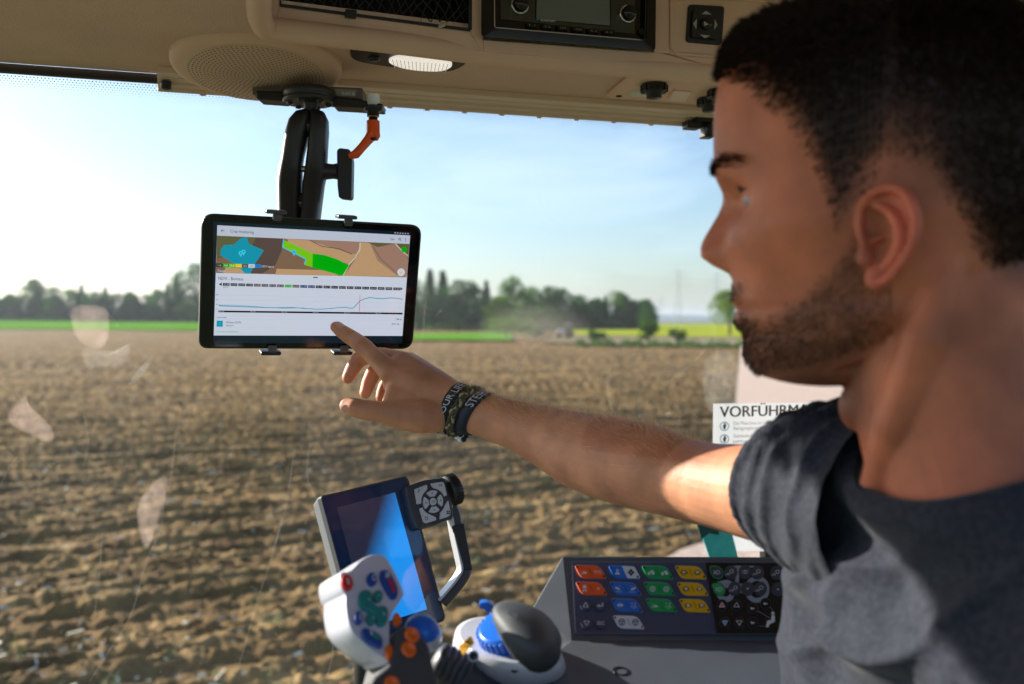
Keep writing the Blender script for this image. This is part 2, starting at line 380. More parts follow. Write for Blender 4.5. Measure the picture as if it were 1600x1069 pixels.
# (px, base py, top py, proto, width, label)
TREES = [
 (18, 499, 462, 1, 1.5, "hazy broad tree at the far left end of the wood beyond the green meadow"),
 (52, 500, 436, 1, 1.0, "tall pale hazy tree rising above the left end of the wood"),
 (84, 500, 448, 3, 1.2, "slim hazy tree right of the tall pale one at the left end of the wood"),
 (108, 501, 452, 2, 1.2, "round tree between the slim hazy tree and the first spruce"),
 (128, 501, 446, 0, 1.0, "first pointed spruce from the left in the wood beyond the meadow"),
 (147, 502, 455, 1, 1.2, "dark round tree behind the reflection of fingers left of the tablet"),
 (165, 503, 450, 5, 1.1, "pointed spruce in the middle of the left wood, above the meadow edge"),
 (186, 503, 458, 1, 1.4, "broad dark tree in the middle of the left wood"),
 (207, 504, 459, 3, 1.2, "low dark narrow tree just right of the broad dark one in the left wood"),
 (228, 505, 460, 2, 1.0, "light green tree with a gap beneath it in front of the left wood"),
 (247, 506, 452, 1, 1.1, "rounded dark tree left of the double spruces by the tablet"),
 (262, 507, 446, 0, 1.0, "lower of the double spruces left of the tablet"),
 (276, 507, 430, 0, 1.0, "taller of the double spruces left of the tablet"),
 (292, 508, 470, 4, 1.2, "bright green bushy tree close to the left edge of the tablet"),
 (306, 507, 411, 1, 1.0, "tallest dark tree touching the left edge of the tablet"),
 (342, 509, 425, 1, 1.0, "tree hidden behind the left side of the tablet"),
 (648, 516, 436, 1, 1.0, "dark tree half behind the right edge of the tablet"),
 (672, 517, 424, 0, 1.2, "tall spruce right beside the tablet"),
 (692, 517, 426, 5, 1.3, "second spruce right of the tablet, forked top"),
 (716, 517, 437, 1, 1.1, "dark dense tree right of the two spruces beside the tablet"),
 (742, 518, 448, 3, 1.1, "narrow dark tree at the dip of the skyline right of the tablet"),
 (760, 517, 441, 0, 1.1, "spruce just right of the skyline dip"),
 (786, 516, 462, 4, 1.3, "sunlit light green tree with low crown beside the dust cloud"),
 (803, 515, 433, 2, .8, "tall round-topped tree rising over the middle of the wood"),
 (831, 515, 449, 2, 1.0, "grey green tree above the dust cloud"),
 (856, 515, 447, 1, 1.0, "broad dark tree above the small far tractor"),
 (880, 515, 450, 1, .9, "tall dark tree right of the one above the small far tractor"),
 (905, 514, 460, 3, 1.2, "pointed dark tree left of the yellow field"),
 (926, 513, 468, 1, 1.1, "low dark tree over the left end of the yellow field"),
 (946, 512, 463, 5, 1.1, "narrow spruce left of the pale crowned tree above the yellow field"),
 (968, 512, 455, 2, 1.0, "pale round crowned tree above the yellow field"),
 (990, 511, 468, 1, 1.1, "dark tree second from the right end of the wood"),
 (1012, 511, 467, 1, 1.0, "dark rounded tree at the right end of the wood"),
 (1140, 522, 452, 4, 1.1, "single large sunlit tree left of the man's mouth"),
 (1180, 522, 440, 2, 1.1, "tree behind the man's chin"),
]
tg = "trees of the wood beyond the fields"
for i, (px, by, ty, k, wd, lb) in enumerate(TREES):
    d = (408 + 8 * math.sin(i * 2.3)) if px < 340 else (250 + 14 * math.sin(i * 1.9))
    if px > 1100: d = 150
    base = P(px, by, d); top = P(px, ty, d)
    gz = base.z - .1; H_ = (top.z - gz) * 1.04
    t = thing("spruce_tree" if k in (0, 5) else "broadleaf_tree", Vector((base.x, base.y, gz)), lb, "tree", tg)
    wd_ = wd * (1.35 if k in (0, 5) else 1.45); rz = random.random() * 6
    for nm, me_ in (("trunk", protos[k][0]), ("crown", protos[k][1])):
        c = bpy.data.objects.new(nm, me_); sc.collection.objects.link(c); c.parent = t
    t.scale = (H_ * wd_ * .8, H_ * wd_ * .8, H_); t.rotation_euler.z = rz
# undergrowth closing the foot of the wood (one mass)
ub = MB()
def under(px0, px1, by0, by1, d, hmax, nq, m, z0=0.0):
    for k in range(nq):
        t = rs.rand(); px = px0 + (px1 - px0) * t; dd = d + rs.rand() * d * .04
        q = P(px, 500, dd); z = .2 + z0 - (z0 and (px - 0) / 345 * 1.6) + rs.rand() ** .8 * hmax * (.6 + .4 * math.sin(px * .13) * math.sin(px * .041)); s_ = hmax * .11 * (.6 + rs.rand())
        c = Vector((q.x, q.y, z)); e1 = Vector(rs.randn(3)).normalized() * s_; e2 = e1.cross(Vector(rs.randn(3))).normalized() * s_
        ub.add([c - e1, c - e2, c + e1, c + e2], [(0, 1, 2, 3)], m)
under(-60, 345, 0, 0, 408, 14, 9000, LM[0], 2.2); under(-60, 345, 0, 0, 402, 4.2, 1600, LM[1], 1.9)
under(640, 1022, 0, 0, 252, 10, 9000, LM[0]); under(640, 900, 0, 0, 245, 2.6, 900, LM[1])
tag(ub.build("undergrowth", fix=False), kind='stuff')
# bushes and hedge on the right side of the field
def bush(px, py, d, wpx, hpx, m, nm, lb, cat, n_=700):
    c0 = P(px, py, d); c0.z = .2; W_ = wpx / FOC * d; H_ = hpx / FOC * d; b_ = MB(); st = MB()
    t = thing(nm, c0, lb, cat)
    st.tube([c0, c0 + Vector((0, 0, H_ * .6))], [.04 * H_, .01 * H_], m_bark, 6)
    bl = [(rs.rand() - .5, rs.rand() - .5, .3 + rs.rand() * .5, .18 + .16 * rs.rand()) for _ in range(9)]
    for k in range(n_):
        x, y, z, q = bl[k % 9]; v = Vector(rs.randn(3)).normalized() * q * (.6 + .5 * rs.rand())
        c = c0 + Vector(((x * .75 + v.x) * W_, (y * .7 + v.y) * W_ * .6, max(.02, (z + v.z * .9)) * H_)); e1 = Vector(rs.randn(3)).normalized() * H_ * .05; e2 = e1.cross(Vector(rs.randn(3))).normalized() * H_ * .045
        b_.add([c - e1, c - e2, c + e1, c + e2], [(0, 1, 2, 3)], m)
    st.build("trunk", t, fix=False); b_.build("crown", t, fix=False)
bush(792, 531, 125, 80, 36, LM[1], "bush", "pale green bush in the dust left of the far small tractor", "bush")
bush(838, 530, 128, 60, 50, LM[0], "bush", "taller bush behind the dust cloud", "bush")
bush(936, 538, 100, 30, 26, LM[0], "bush", "round dark bush below the left end of the yellow field", "bush")
bush(1013, 536, 100, 26, 40, LM[1], "bush", "upright green bush in the middle of the hedge before the yellow field", "bush")
bush(1058, 538, 98, 26, 26, LM[0], "bush", "small dark bush right of the upright green one in the hedge", "bush")
hb = MB()
for k in range(1900):
    px = 900 + rs.rand() * 330; d = 92 - (px - 900) * .02 + rs.rand() * 3; q = P(px, 500, d); z = .1 + rs.rand() * (.55 + .35 * math.sin(px * .21) * math.sin(px * .07)) 
    c = Vector((q.x, q.y, z)); e1 = Vector(rs.randn(3)).normalized() * .13; e2 = e1.cross(Vector(rs.randn(3))).normalized() * .11
    hb.add([c - e1, c - e2, c + e1, c + e2], [(0, 1, 2, 3)], LM[0] if rs.rand() < .6 else LM[1])
tag(hb.build("hedge", fix=False), "low dark hedge running along the far right edge of the ploughed field", "hedge")
# pylons
m_steel = mat("galvanised_steel", (.30, .33, .36), .6, .4)
def pylon(px, d, top, lb):
    b0 = P(px, 500, d); b0.z = 0; H_ = P(px, top, d).z; t = thing("power_pylon", b0, lb, "pylon", "power pylons on the right horizon"); m_ = MB(); w0 = H_ * .075; r_ = H_ * .0032
    C4 = lambda z, q: [b0 + Vector((sx * q, sy * q, z)) for sx, sy in ((-1, -1), (1, -1), (1, 1), (-1, 1))]
    lv = [(0, w0), (.22, .7 * w0), (.42, .48 * w0), (.6, .3 * w0), (.75, .22 * w0), (.88, .16 * w0), (1, .02 * w0)]
    for (a, qa), (b_, qb) in zip(lv[:-1], lv[1:]):
        A = C4(a * H_, qa); B = C4(b_ * H_, qb)
        for i in range(4): m_.tube([A[i], B[i]], r_, m_steel, 4); m_.tube([A[i], B[(i + 1) % 4]], r_ * .6, m_steel, 4); m_.tube([A[(i + 1) % 4], B[i]], r_ * .6, m_steel, 4)
    m_.build("mast", t, fix=False)
    for z, q in ((.68, .26), (.80, .20), (.91, .14)):
        a = MB(); c = b0 + Vector((0, 0, z * H_)); a.tube([c - Vector((q * H_, 0, 0)), c, c + Vector((q * H_, 0, 0))], [r_ * .5, r_, r_ * .5], m_steel, 4)
        a.tube([c - Vector((q * H_, 0, 0)), c + Vector((0, 0, .03 * H_)), c + Vector((q * H_, 0, 0))], [r_ * .4, r_ * .6, r_ * .4], m_steel, 4)
        for s_ in (-1, 1): a.tube([c + Vector((s_ * q * H_ * .95, 0, 0)), c + Vector((s_ * q * H_ * .95, 0, -.03 * H_))], r_ * .8, m_steel, 5)
        a.build("cross_arm", t, fix=False)
    return b0, H_
pa = pylon(1059, 520, 418, "nearer lattice power pylon above the yellow field"); pb = pylon(1119, 760, 424, "farther lattice power pylon nearer the man's face")
pc = pylon(1032, 1100, 462, "smallest faint power pylon at the right end of the wood")
wb_ = MB()
for z, q in ((.65, .25), (.77, .19), (.88, .13)):
    for s_ in (-1, 1):
        A = pa[0] + Vector((s_ * q * pa[1], 0, z * pa[1])); B = pb[0] + Vector((s_ * q * pb[1], 0, z * pb[1]))
        Cn = A + (A - B) * .9
        for X_, Y_ in ((A, B), (Cn, A)):
            wb_.tube([X_.lerp(Y_, t) - Vector((0, 0, 14 * t * (1 - t))) for t in [k / 8 for k in range(9)]], .05, m_steel, 3)
tag(wb_.build("power_line", fix=False), "thin sagging power cables strung between the pylons", "power line")
# little tractor raising dust
d = 128; q0 = P(883, 532, d); q0.z = .25; tt = thing("farm_tractor", q0, "tiny pale tractor working far off at the field edge in a cloud of dust", "tractor")
m_tw = mat("pale_paint", (.75, .72, .66), .4); m_tb = mat("rubber", (.02, .02, .02), .8); m_tg = mat("cab_glass", (.05, .07, .08), .1)
X = Vector((1, 0, 0)); Y = Vector((0, 1, 0)); Z = Vector((0, 0, 1))
MB().box(q0 + Vector((-.55, 0, 1.0)), X * .6, Y * .35, Z * .30, m_tw).box(q0 + Vector((.2, 0, .8)), X * .5, Y * .4, Z * .25, m_tw).build("bonnet", tt, bevel=.05)
c_ = MB().box(q0 + Vector((.35, 0, 1.45)), X * .42, Y * .45, Z * .42, m_tg).build("cab", tt); MB().box(q0 + Vector((.35, 0, 1.92)), X * .5, Y * .5, Z * .06, m_tw).build("roof", tt, bevel=.03)
for (x, r_) in ((-.85, .38), (.55, .62)):
    for y in (-.55, .55): MB().lathe(q0 + Vector((x, y - .12, r_)), Y, [(r_ * .7, 0), (r_, .02), (r_, .22), (r_ * .7, .24)], m_tb, 20).build("wheel", tt)
dm = bpy.data.materials.new("dust"); dm.use_nodes = True; dn = dm.node_tree.nodes; dn.clear()
do = dn.new("ShaderNodeOutputMaterial"); dv = dn.new("ShaderNodeVolumePrincipled"); dv.inputs['Color'].default_value = (.86, .76, .60, 1)
tcx = dn.new("ShaderNodeTexCoord"); gr = dn.new("ShaderNodeTexGradient"); gr.gradient_type = 'SPHERICAL'; nn = dn.new("ShaderNodeTexNoise"); nn.inputs['Scale'].default_value = 3
mm = dn.new("ShaderNodeMath"); mm.operation = 'MULTIPLY'; m3 = dn.new("ShaderNodeMath"); m3.operation = 'MULTIPLY'; m3.inputs[1].default_value = .17
dl = dm.node_tree.links; dl.new(tcx.outputs['Object'], gr.inputs[0]); dl.new(tcx.outputs['Object'], nn.inputs[0]); dl.new(gr.outputs['Fac'], mm.inputs[0]); dl.new(nn.outputs['Fac'], mm.inputs[1]); dl.new(mm.outputs[0], m3.inputs[0]); dl.new(m3.outputs[0], dv.inputs['Density']); dl.new(dv.outputs[0], do.inputs['Volume'])
o = MB().ell(Vector((0, 0, 0)), X, Y, Z, dm, 20, 12).build("dust"); q1 = P(835, 528, 122); o.location = (q1.x, q1.y, 1.1); o.scale = (8.5, 4, 4.4); tag(o, kind='stuff')
# ---- air
hm = bpy.data.materials.new("air"); hm.use_nodes = True; hn = hm.node_tree.nodes; hn.clear()
ho = hn.new("ShaderNodeOutputMaterial"); hv_ = hn.new("ShaderNodeVolumePrincipled"); hv_.inputs['Color'].default_value = (.80, .88, 1, 1); hv_.inputs['Density'].default_value = .00014; hv_.inputs['Anisotropy'].default_value = .3
hm.node_tree.links.new(hv_.outputs[0], ho.inputs['Volume'])
HAZE = True
if HAZE:
    o = MB().box(Vector((0, 3500, 38)), X * 9500, Y * 6000, Z * 41, hm).build("haze"); tag(o, kind='stuff')
# ================================================================ TRACTOR CAB
VR = Vector((.959, .284, 0)).normalized(); VF = Vector((-VR.y, VR.x, 0)); UP = Vector((0, 0, 1))
m_grain = mat("grained_lining", (.74, .51, .40), .62, bump=(420, .55, .0022, 'vor'), var=(9, (.68, .465, .365)))
m_trim = mat("beige_trim", (.78, .52, .385), .48, bump=(260, .12, .001), var=(14, (.73, .485, .36)))
m_trim2 = mat("beige_rail", (.82, .64, .54), .40)
m_blk = mat("black_plastic", (.012, .012, .013), .42)
m_blkg = mat("black_gloss", (.006, .006, .007), .12)
m_dark = mat("dark_recess", (.010, .009, .008), .8)
m_white = mat("white_print", (.75, .75, .75), .5)
m_alu = mat("aluminium", (.55, .52, .48), .35, .8)
m_chrome = mat("chrome", (.75, .74, .72), .15, 1)
def lin_d(px, off=0):                                # depth of the windscreen line at a column
    k = (px - 800) / FOC; t = 1.175 / (1 - .296 * k)  # y = 1.305 + .296 x
    return (1.305 + off) / (1 - .296 * k)
ZC = CAM.z + .315                                    # height of the roof lining
def onz(px, py, z=ZC): return G(px, py, z)
cab = thing("tractor_cab", Vector((0, 1.3, ZC)), "beige lined tractor cab with the windscreen, its roof and the pillar around the driver", "tractor cab")
# roof lining: flat band along the windscreen and a wide part on the left
e0, e1 = onz(-420, 90), onz(1500, 214)
e0 = CAM + Vector((-1.05, 1.305 - .296 * 1.05, .315)); e1 = CAM + Vector((1.25, 1.305 + .296 * 1.25, .315))
c0 = onz(398, -60); c1 = onz(402, 20); c1b = onz(408, 34); c1c = onz(428, 43); c2 = onz(750, 80); c3 = onz(1138, 112); c4 = c3 + (onz(1500, 141) - c3) * 1.0; c4 = onz(1900, 172)
back = -VF * 1.9
pl_ = [e0, e1, e1 + (c4 - e1) * 1.0, c3, c2, c1c, c1b, c1, c0 , c0 - VF * .35, e0 - VF * 1.2]
MB().prism(pl_, UP * .03, m_grain).build("roof_lining", cab)
# higher roof over the driver, outer roof and back of the cab (keep the cab as dim as it is)
a0 = c0 - VF * .35; lo = [a0, c4 + VR * .5, c4 + VR * .5 - VF * 2.0, a0 - VF * 1.7]
MB().prism([Vector((p.x, p.y, CAM.z + .47)) for p in [c0 + VF * .2, c4 + VR * .5 + VF * .1, c4 + VR * .5 - VF * 1.15, c0 - VF * 1.2]], UP * .03, m_grain).build("upper_roof", cab)
MB().prism([p + UP * .21 for p in [e0 + VF * .06, e1 + VF * .06 + VR * .3, e1 - VF * 1.35 + VR * .3, e0 - VF * 1.35]], UP * .06, m_blk).build("outer_roof", cab)
MB().prism([e0 + VF * .05 + UP * .031, e1 + VF * .05 + UP * .031, e1 + VF * .05 + UP * .22, e0 + VF * .05 + UP * .22], -VF * .02, m_blk).build('front_header', cab)
# fascia with recesses, standing on the inner edge of the band
fp = plane3(onz(428, 43), onz(1138, 112), onz(428, 43) + UP * .1)
FZ = lambda px, py, off=0: fp.hit(px, py, off)
fa = MB()
def fquad(x0, y0, x1, y1, s0=0, s1=0, off=0): return [FZ(x0, y0, off), FZ(x1, y0 + s0, off), FZ(x1, y1 + s1, off), FZ(x0, y1, off)]
def Q(pts, off=0): return [FZ(x, y, off) for x, y in pts]
# frame strips around the storage recess
for pts in ([(404, -90), (437, -90), (437, 10), (428, 43), (412, 36), (405, 20)], [(437, 10), (735, 49), (752, 80), (428, 43)], [(735, -90), (755, -90), (755, 80), (752, 80), (735, 49)],
            [(755, 62), (1030, 82), (1138, 112), (755, 80)], [(1022, -90), (1046, -90), (1046, 84), (1022, 82)], [(1046, -90), (1900, -90), (1900, 172), (1138, 112), (1046, 84)], [(437, -90), (735, -90), (735, -60), (437, -60)]):
    fa.prism(Q(pts), -fp.n * .004, m_trim)
fa.build("fascia", cab, bevel=.0015)
lip = MB()                                           # soft rounded lower edge of the fascia
edge = [(404, -40), (405, 18), (412, 38), (432, 46), (600, 65), (750, 84), (900, 98), (1040, 110), (1138, 118), (1420, 142)]
pts = [onz(x, y, ZC - .003) + fp.n * .0 for x, y in smooth2(edge, 5, False)]
lip.tube(pts, .0125, m_trim, 14); lip.build("fascia_edge", cab)
lip = MB(); pts = [FZ(x, y, .001) for x, y in ((1049, -60), (1049, 76), (1056, 84), (1420, 108))]
lip.tube(pts, .0022, m_trim, 8); pts = [FZ(x, y, .001) for x, y in ((1049, 0), (1090, -4), (1260, 6), (1420, 16))]; lip.tube(pts, .0018, m_trim, 8); lip.build("panel_seam", cab)
# windscreen rail
def wl(px, off=0, dz=0):
    k = (px - 800) / FOC; y = (1.305 - off) / (1 - .296 * k); return CAM + Vector((k * y, y, .315 + dz))
rl = MB()
for (o0, dz, r1_, r2_) in ((.030, -.004, .010, .0045), (.010, -.005, .0085, .005), (-.004, -.0105, .006, .004), (-.011, -.014, .0025, .006)):
    A, B = wl(250, o0), wl(1148, o0); A.z += dz; B.z += dz; rl.box((A + B) / 2, (B - A) / 2, VF * r1_, UP * r2_, m_trim2)
for px in range(320, 1120, 58):
    q = wl(px, -.0118); q.z -= .0205; rl.box(q, VR * .004, VF * .002, UP * .0012, m_trim)
rl.build("rail", cab, bevel=.0012)
q = wl(263, .012); q.z -= .016; MB().lathe(q, UP, [(.004, -.006), (.0065, -.005), (.0065, .004)], m_blk, 14).build("end_stop", cab)
# windscreen: tinted glass, seal and printed edge
WN = (VF * -1 + UP * .10).normalized()               # faces the cab, leaning
wpl = Plane(wl(800, -.016) - UP * .004, VR, -UP + VF * .10)
m_seal = mat("rubber_seal", (.012, .013, .011), .6)
s_ = MB(); A, B = wl(-260, -.012), wl(1300, -.012); s_.box((A + B) / 2 - UP * .004, (B - A) / 2, VF * .006, UP * .005, m_seal); s_.build("windscreen_seal", cab)
fr = MB(); m_frit = mat("printed_dots", (.02, .022, .022), .5)
A = wpl.hit(-120, 100); U = VR; 
for r_ in range(7):
    for i in range(560):
        p = wl(-60, -.016) + VR * (.0042 * (i + .5 * (r_ % 2))) - UP * (.012 + .0030 * r_)
        p = p + WN * (-(p - wpl.o).dot(wpl.n) + .0008) if False else p + wpl.n * (-(p - wpl.o).dot(wpl.n) + .0008)
        q = .0010 * (1 - r_ * .11)
        fr.poly([p + U * q, p + UP * q, p - U * q, p - UP * q], m_frit)
fr.build("printed_edge", cab, fix=False)
gl = bpy.data.materials.new("tinted_glass"); gl.use_nodes = True; gn = gl.node_tree.nodes; gk = gl.node_tree.links; gn.clear()
go = gn.new("ShaderNodeOutputMaterial"); gt_ = gn.new("ShaderNodeBsdfTransparent"); gt_.inputs[0].default_value = (.94, .965, .97, 1)
gg = gn.new("ShaderNodeBsdfGlossy"); gg.inputs['Roughness'].default_value = .0; gf = gn.new("ShaderNodeFresnel"); ggm = gn.new('ShaderNodeNewGeometry'); gior = gn.new('ShaderNodeMapRange'); gior.inputs[3].default_value = 1.5; gior.inputs[4].default_value = 1 / 1.5; gk.new(ggm.outputs['Backfacing'], gior.inputs[0]); gk.new(gior.outputs[0], gf.inputs[0])
g1 = gn.new("ShaderNodeMixShader"); gk.new(gf.outputs[0], g1.inputs[0]); gk.new(gt_.outputs[0], g1.inputs[1]); gk.new(gg.outputs[0], g1.inputs[2])
gd = gn.new("ShaderNodeBsdfTranslucent"); gd.inputs[0].default_value = (.80, .84, .80, 1)
tcg = gn.new("ShaderNodeTexCoord"); dn_ = gn.new("ShaderNodeTexNoise"); dn_.inputs['Scale'].default_value = 3.2; dn_.inputs['Detail'].default_value = 5; gk.new(tcg.outputs['Object'], dn_.inputs[0])
dr = gn.new("ShaderNodeMapRange"); dr.inputs[1].default_value = .35; dr.inputs[2].default_value = .75; dr.inputs[3].default_value = .002; dr.inputs[4].default_value = .012; gk.new(dn_.outputs['Fac'], dr.inputs[0])
# dust specks
vs_ = gn.new("ShaderNodeTexVoronoi"); vs_.inputs['Scale'].default_value = 130; gk.new(tcg.outputs['Object'], vs_.inputs[0])
ls_ = gn.new("ShaderNodeMath"); ls_.operation = 'LESS_THAN'; ls_.inputs[1].default_value = .045; gk.new(vs_.outputs['Distance'], ls_.inputs[0])
ml_ = gn.new("ShaderNodeMath"); ml_.operation = 'MULTIPLY'; ml_.inputs[1].default_value = .30; gk.new(ls_.outputs[0], ml_.inputs[0])
ad_ = gn.new("ShaderNodeMath"); ad_.operation = 'ADD'; gk.new(dr.outputs[0], ad_.inputs[0]); gk.new(ml_.outputs[0], ad_.inputs[1])
g2_ = gn.new("ShaderNodeMixShader"); gk.new(ad_.outputs[0], g2_.inputs[0]); gk.new(g1.outputs[0], g2_.inputs[1]); gk.new(gd.outputs[0], g2_.inputs[2]); gk.new(g2_.outputs[0], go.inputs[0])
W0 = wpl.hit(-420, 60); W1 = wpl.hit(1157, 60); W2 = wpl.hit(1137, 1250); W3 = wpl.hit(-420, 1250)
W0 = wpl.o + VR * -1.25 + wpl.v * -.002; 
def wpt(px, py, off=0): return wpl.hit(px, py, off)
zt = wpl.o + wpl.v * -.002
W1 = wpl.o + VR * ((wpt(1160, 300) - wpl.o).dot(VR)) + wpl.v * -.002
MB().poly([W0, W1, wpt(1137, 1230), wpt(-620, 1230)], gl).build("windscreen", cab, fix=False)
# fine scratches and painted reflections on the glass
m_scr = bpy.data.materials.new("scratch"); m_scr.use_nodes = True; sn = m_scr.node_tree.nodes; sn.clear()
so = sn.new("ShaderNodeOutputMaterial"); st = sn.new("ShaderNodeBsdfTransparent"); sdv = sn.new("ShaderNodeBsdfTranslucent"); sdv.inputs[0].default_value = (.9, .9, .85, 1); sm_ = sn.new("ShaderNodeMixShader"); sm_.inputs[0].default_value = .06
m_scr.node_tree.links.new(st.outputs[0], sm_.inputs[1]); m_scr.node_tree.links.new(sdv.outputs[0], sm_.inputs[2]); m_scr.node_tree.links.new(sm_.outputs[0], so.inputs[0])
m_refl_dim = m_scr.copy(); m_refl_dim.name = "reflection_patch"; m_refl_dim.node_tree.nodes['Mix Shader'].inputs[0].default_value = .035
m_refl_pink = m_scr.copy(); m_refl_pink.name = "pink_reflection"; m_refl_pink.node_tree.nodes['Mix Shader'].inputs[0].default_value = .07; m_refl_pink.node_tree.nodes['Translucent BSDF'].inputs[0].default_value = (.95, .72, .62, 1)  # reflections in the windscreen, painted as pale translucent patches
sx = MB()
arcs = [[(258, 765), (250, 830), (228, 880), (205, 960), (175, 1010), (140, 1065)], [(274, 680), (268, 740), (255, 790), (240, 850)], [(440, 810), (425, 870), (405, 930), (385, 1000), (370, 1050)], [(460, 700), (447, 790), (430, 850)],
        [(485, 690), (480, 745), (500, 790)], [(0, 760), (12, 735), (28, 712)], [(160, 830), (155, 900), (148, 960)], [(955, 560), (950, 610), (958, 650)], [(1165 - 40, 430), (1110, 520), (1090, 560), (1040, 600)], [(840, 480), (845, 430), (850, 390)],
        [(835, 250), (838, 290), (850, 330), (880, 360)], [(668, 440), (664, 480), (660, 520), (650, 560)], [(230, 560), (205, 535), (170, 490)], [(225, 590), (238, 600), (245, 640)], [(30, 210), (60, 260), (120, 320)], [(500, 950), (520, 1010), (510, 1060)], [(795, 595), (830, 545), (850, 520)], [(1095, 490), (1125, 470), (1150, 462)], [(1115, 510), (1120, 560), (1112, 600)], [(130, 640), (138, 690), (130, 730)]]
for a in arcs: line_on(sx, wpl, smooth2(a, 6, False), .8, m_scr, .0007)
for i in range(170):
    x = rs.rand() * 1120; y = 140 + rs.rand() * 900; a = -1.0 + rs.randn() * .35; q = 3 + 12 * rs.rand() ** 2
    line_on(sx, wpl, [(x, y), (x + math.cos(a) * q, y + math.sin(a) * q)], .7, m_scr, .0008)
sx.build("scratches", cab, fix=False)["kind"] = "stuff"
for m_, w_ in ((m_refl_dim, .10), (m_refl_pink, .22)):
    N = m_.node_tree.nodes; Lk = m_.node_tree.links; a1 = N.new('ShaderNodeAttribute'); a1.attribute_name = 'reflection_fade'; tcs = N.new('ShaderNodeTexCoord'); ns = N.new('ShaderNodeTexNoise'); ns.inputs['Scale'].default_value = 45; ns.inputs['Detail'].default_value = 5
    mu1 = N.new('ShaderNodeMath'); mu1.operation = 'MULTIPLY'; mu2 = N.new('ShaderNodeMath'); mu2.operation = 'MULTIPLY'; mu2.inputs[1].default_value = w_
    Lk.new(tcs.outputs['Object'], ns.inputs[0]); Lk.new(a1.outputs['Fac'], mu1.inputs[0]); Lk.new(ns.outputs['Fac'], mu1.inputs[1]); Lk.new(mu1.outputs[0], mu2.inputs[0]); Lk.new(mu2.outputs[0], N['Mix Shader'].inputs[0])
for pts, m in (([(10, 655), (38, 618), (45, 632), (82, 668), (80, 692), (50, 682)], m_refl_pink), ([(255, 742), (262, 760), (236, 850), (222, 850), (213, 800), (228, 765)], m_refl_pink), ([(125, 545), (150, 545), (190, 548), (205, 535), (195, 572), (150, 573), (138, 578)], m_refl_dim),
               ([(200, 600), (222, 570), (240, 555), (232, 575), (210, 600)], m_refl_dim), 
               ([(112, 480), (160, 478), (172, 500), (165, 540), (140, 545), (115, 520)], m_refl_pink), ([(1100, 560), (1155, 555), (1148, 640), (1105, 640)], m_refl_dim)):
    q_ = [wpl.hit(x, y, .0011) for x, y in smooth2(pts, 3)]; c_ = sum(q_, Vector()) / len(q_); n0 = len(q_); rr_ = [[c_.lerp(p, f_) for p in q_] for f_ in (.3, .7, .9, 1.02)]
    so_ = MB().add([c_] + [p for r_ in rr_ for p in r_], [(0, 1 + i, 1 + (i + 1) % n0) for i in range(n0)] + [(1 + k * n0 + i, 1 + (k + 1) * n0 + i, 1 + (k + 1) * n0 + (i + 1) % n0, 1 + k * n0 + (i + 1) % n0) for k in range(3) for i in range(n0)], m).build("reflection_patch", cab, fix=False)  # one painted reflection, fading towards its edge
    av = so_.data.attributes.new("reflection_fade", 'FLOAT', 'POINT'); av.data.foreach_set('value', [1.0] + [1.0] * n0 + [.95] * n0 + [.7] * n0 + [0.0] * n0)
# left pillar, out of the picture but shading the cab, and rear wall
pm = mat("pillar_paint", (.05, .05, .05), .5)
# ---------------------------------------------------------------- speaker
def zpl(z=ZC): return Plane(Vector((0, 1, z)), X, Y)
sc_c = onz(402, 97, ZC - .004); spk = thing("ceiling_speaker", sc_c, "round beige loudspeaker with a perforated grille set in the roof lining above the tablet mount", "speaker")
ax = (-UP - VF * .14 - VR * .02).normalized()
RS = .098
MB().lathe(sc_c - UP * .003, ax, [(RS * 1.02, -.012), (RS * 1.02, .003), (RS, .007), (RS * .93, .0105), (RS * .84, .0120)], m_trim, 64).build("rim", spk)
m_gr = mat("speaker_grille", (.66, .45, .34), .55)
gq = MB(); c = sc_c - UP * .003 + ax * .0115; a_ = (VR - ax * VR.dot(ax)).normalized(); b_ = ax.cross(a_)
gq.lathe(c, ax, [(RS * .845, 0), (RS * .84, .0012), (RS * .5, .0035), (0.0001, .0045)], m_gr, 56)
m_hole = mat("grille_hole", (.10, .075, .05), .8)
for k in range(1, 19):
    r_ = RS * .82 * k / 18.5; nn_ = int(6.28 * r_ / .0056)
    for j in range(nn_):
        t = 6.283 * (j + .5 * (k % 2)) / nn_; h_ = .0047 - .0033 * (r_ / (RS * .84)) ** 2
        p = c + (a_ * math.cos(t) + b_ * math.sin(t)) * r_ + ax * h_; q = .0012
        gq.poly([p + a_ * q, p + b_ * q, p - a_ * q, p - b_ * q], m_hole)
gq.build("grille", spk, fix=False)
for px, py in ((392, 77),):
    pp = onz(px, py, ZC - (.012 if px != 392 else .004)) + ax * .004; 
    MB().lathe(pp, ax, [(.0045, -.003), (.005, .0015), (.003, .0017), (.002, -.001)], m_dark, 14).build("screw", spk)
# ---------------------------------------------------------------- interior lamp (lit)
lc = onz(636, 92, ZC); lmp = thing("interior_lamp", lc, "slim black lamp with a glowing clear lens set in the roof lining", "lamp")
ZP = Plane(Vector((0, 1, ZC - .0)), X, Y)
hz_ = lambda px, py, off=0: ZP.hit(px, py, off)
out = smooth2([(547, 84), (556, 75), (600, 76), (680, 86), (727, 96), (716, 108), (690, 113), (630, 108), (560, 97)], 4)
MB().prism([hz_(x, y, .006) for x, y in out], UP * .008, m_blk).build("housing", lmp, bevel=.002)
m_lens = mat("lamp_lens", (.85, .85, .82), .15, emit=.28, ecol=(1, .93, .82), bump=(260, .9, .004))
ln_ = smooth2([(608, 95), (625, 89), (665, 90), (704, 99), (700, 108), (680, 112), (640, 109), (615, 102)], 4)
lb = MB(); lb.prism([hz_(x, y, .0085) for x, y in ln_], UP * .003, m_lens)
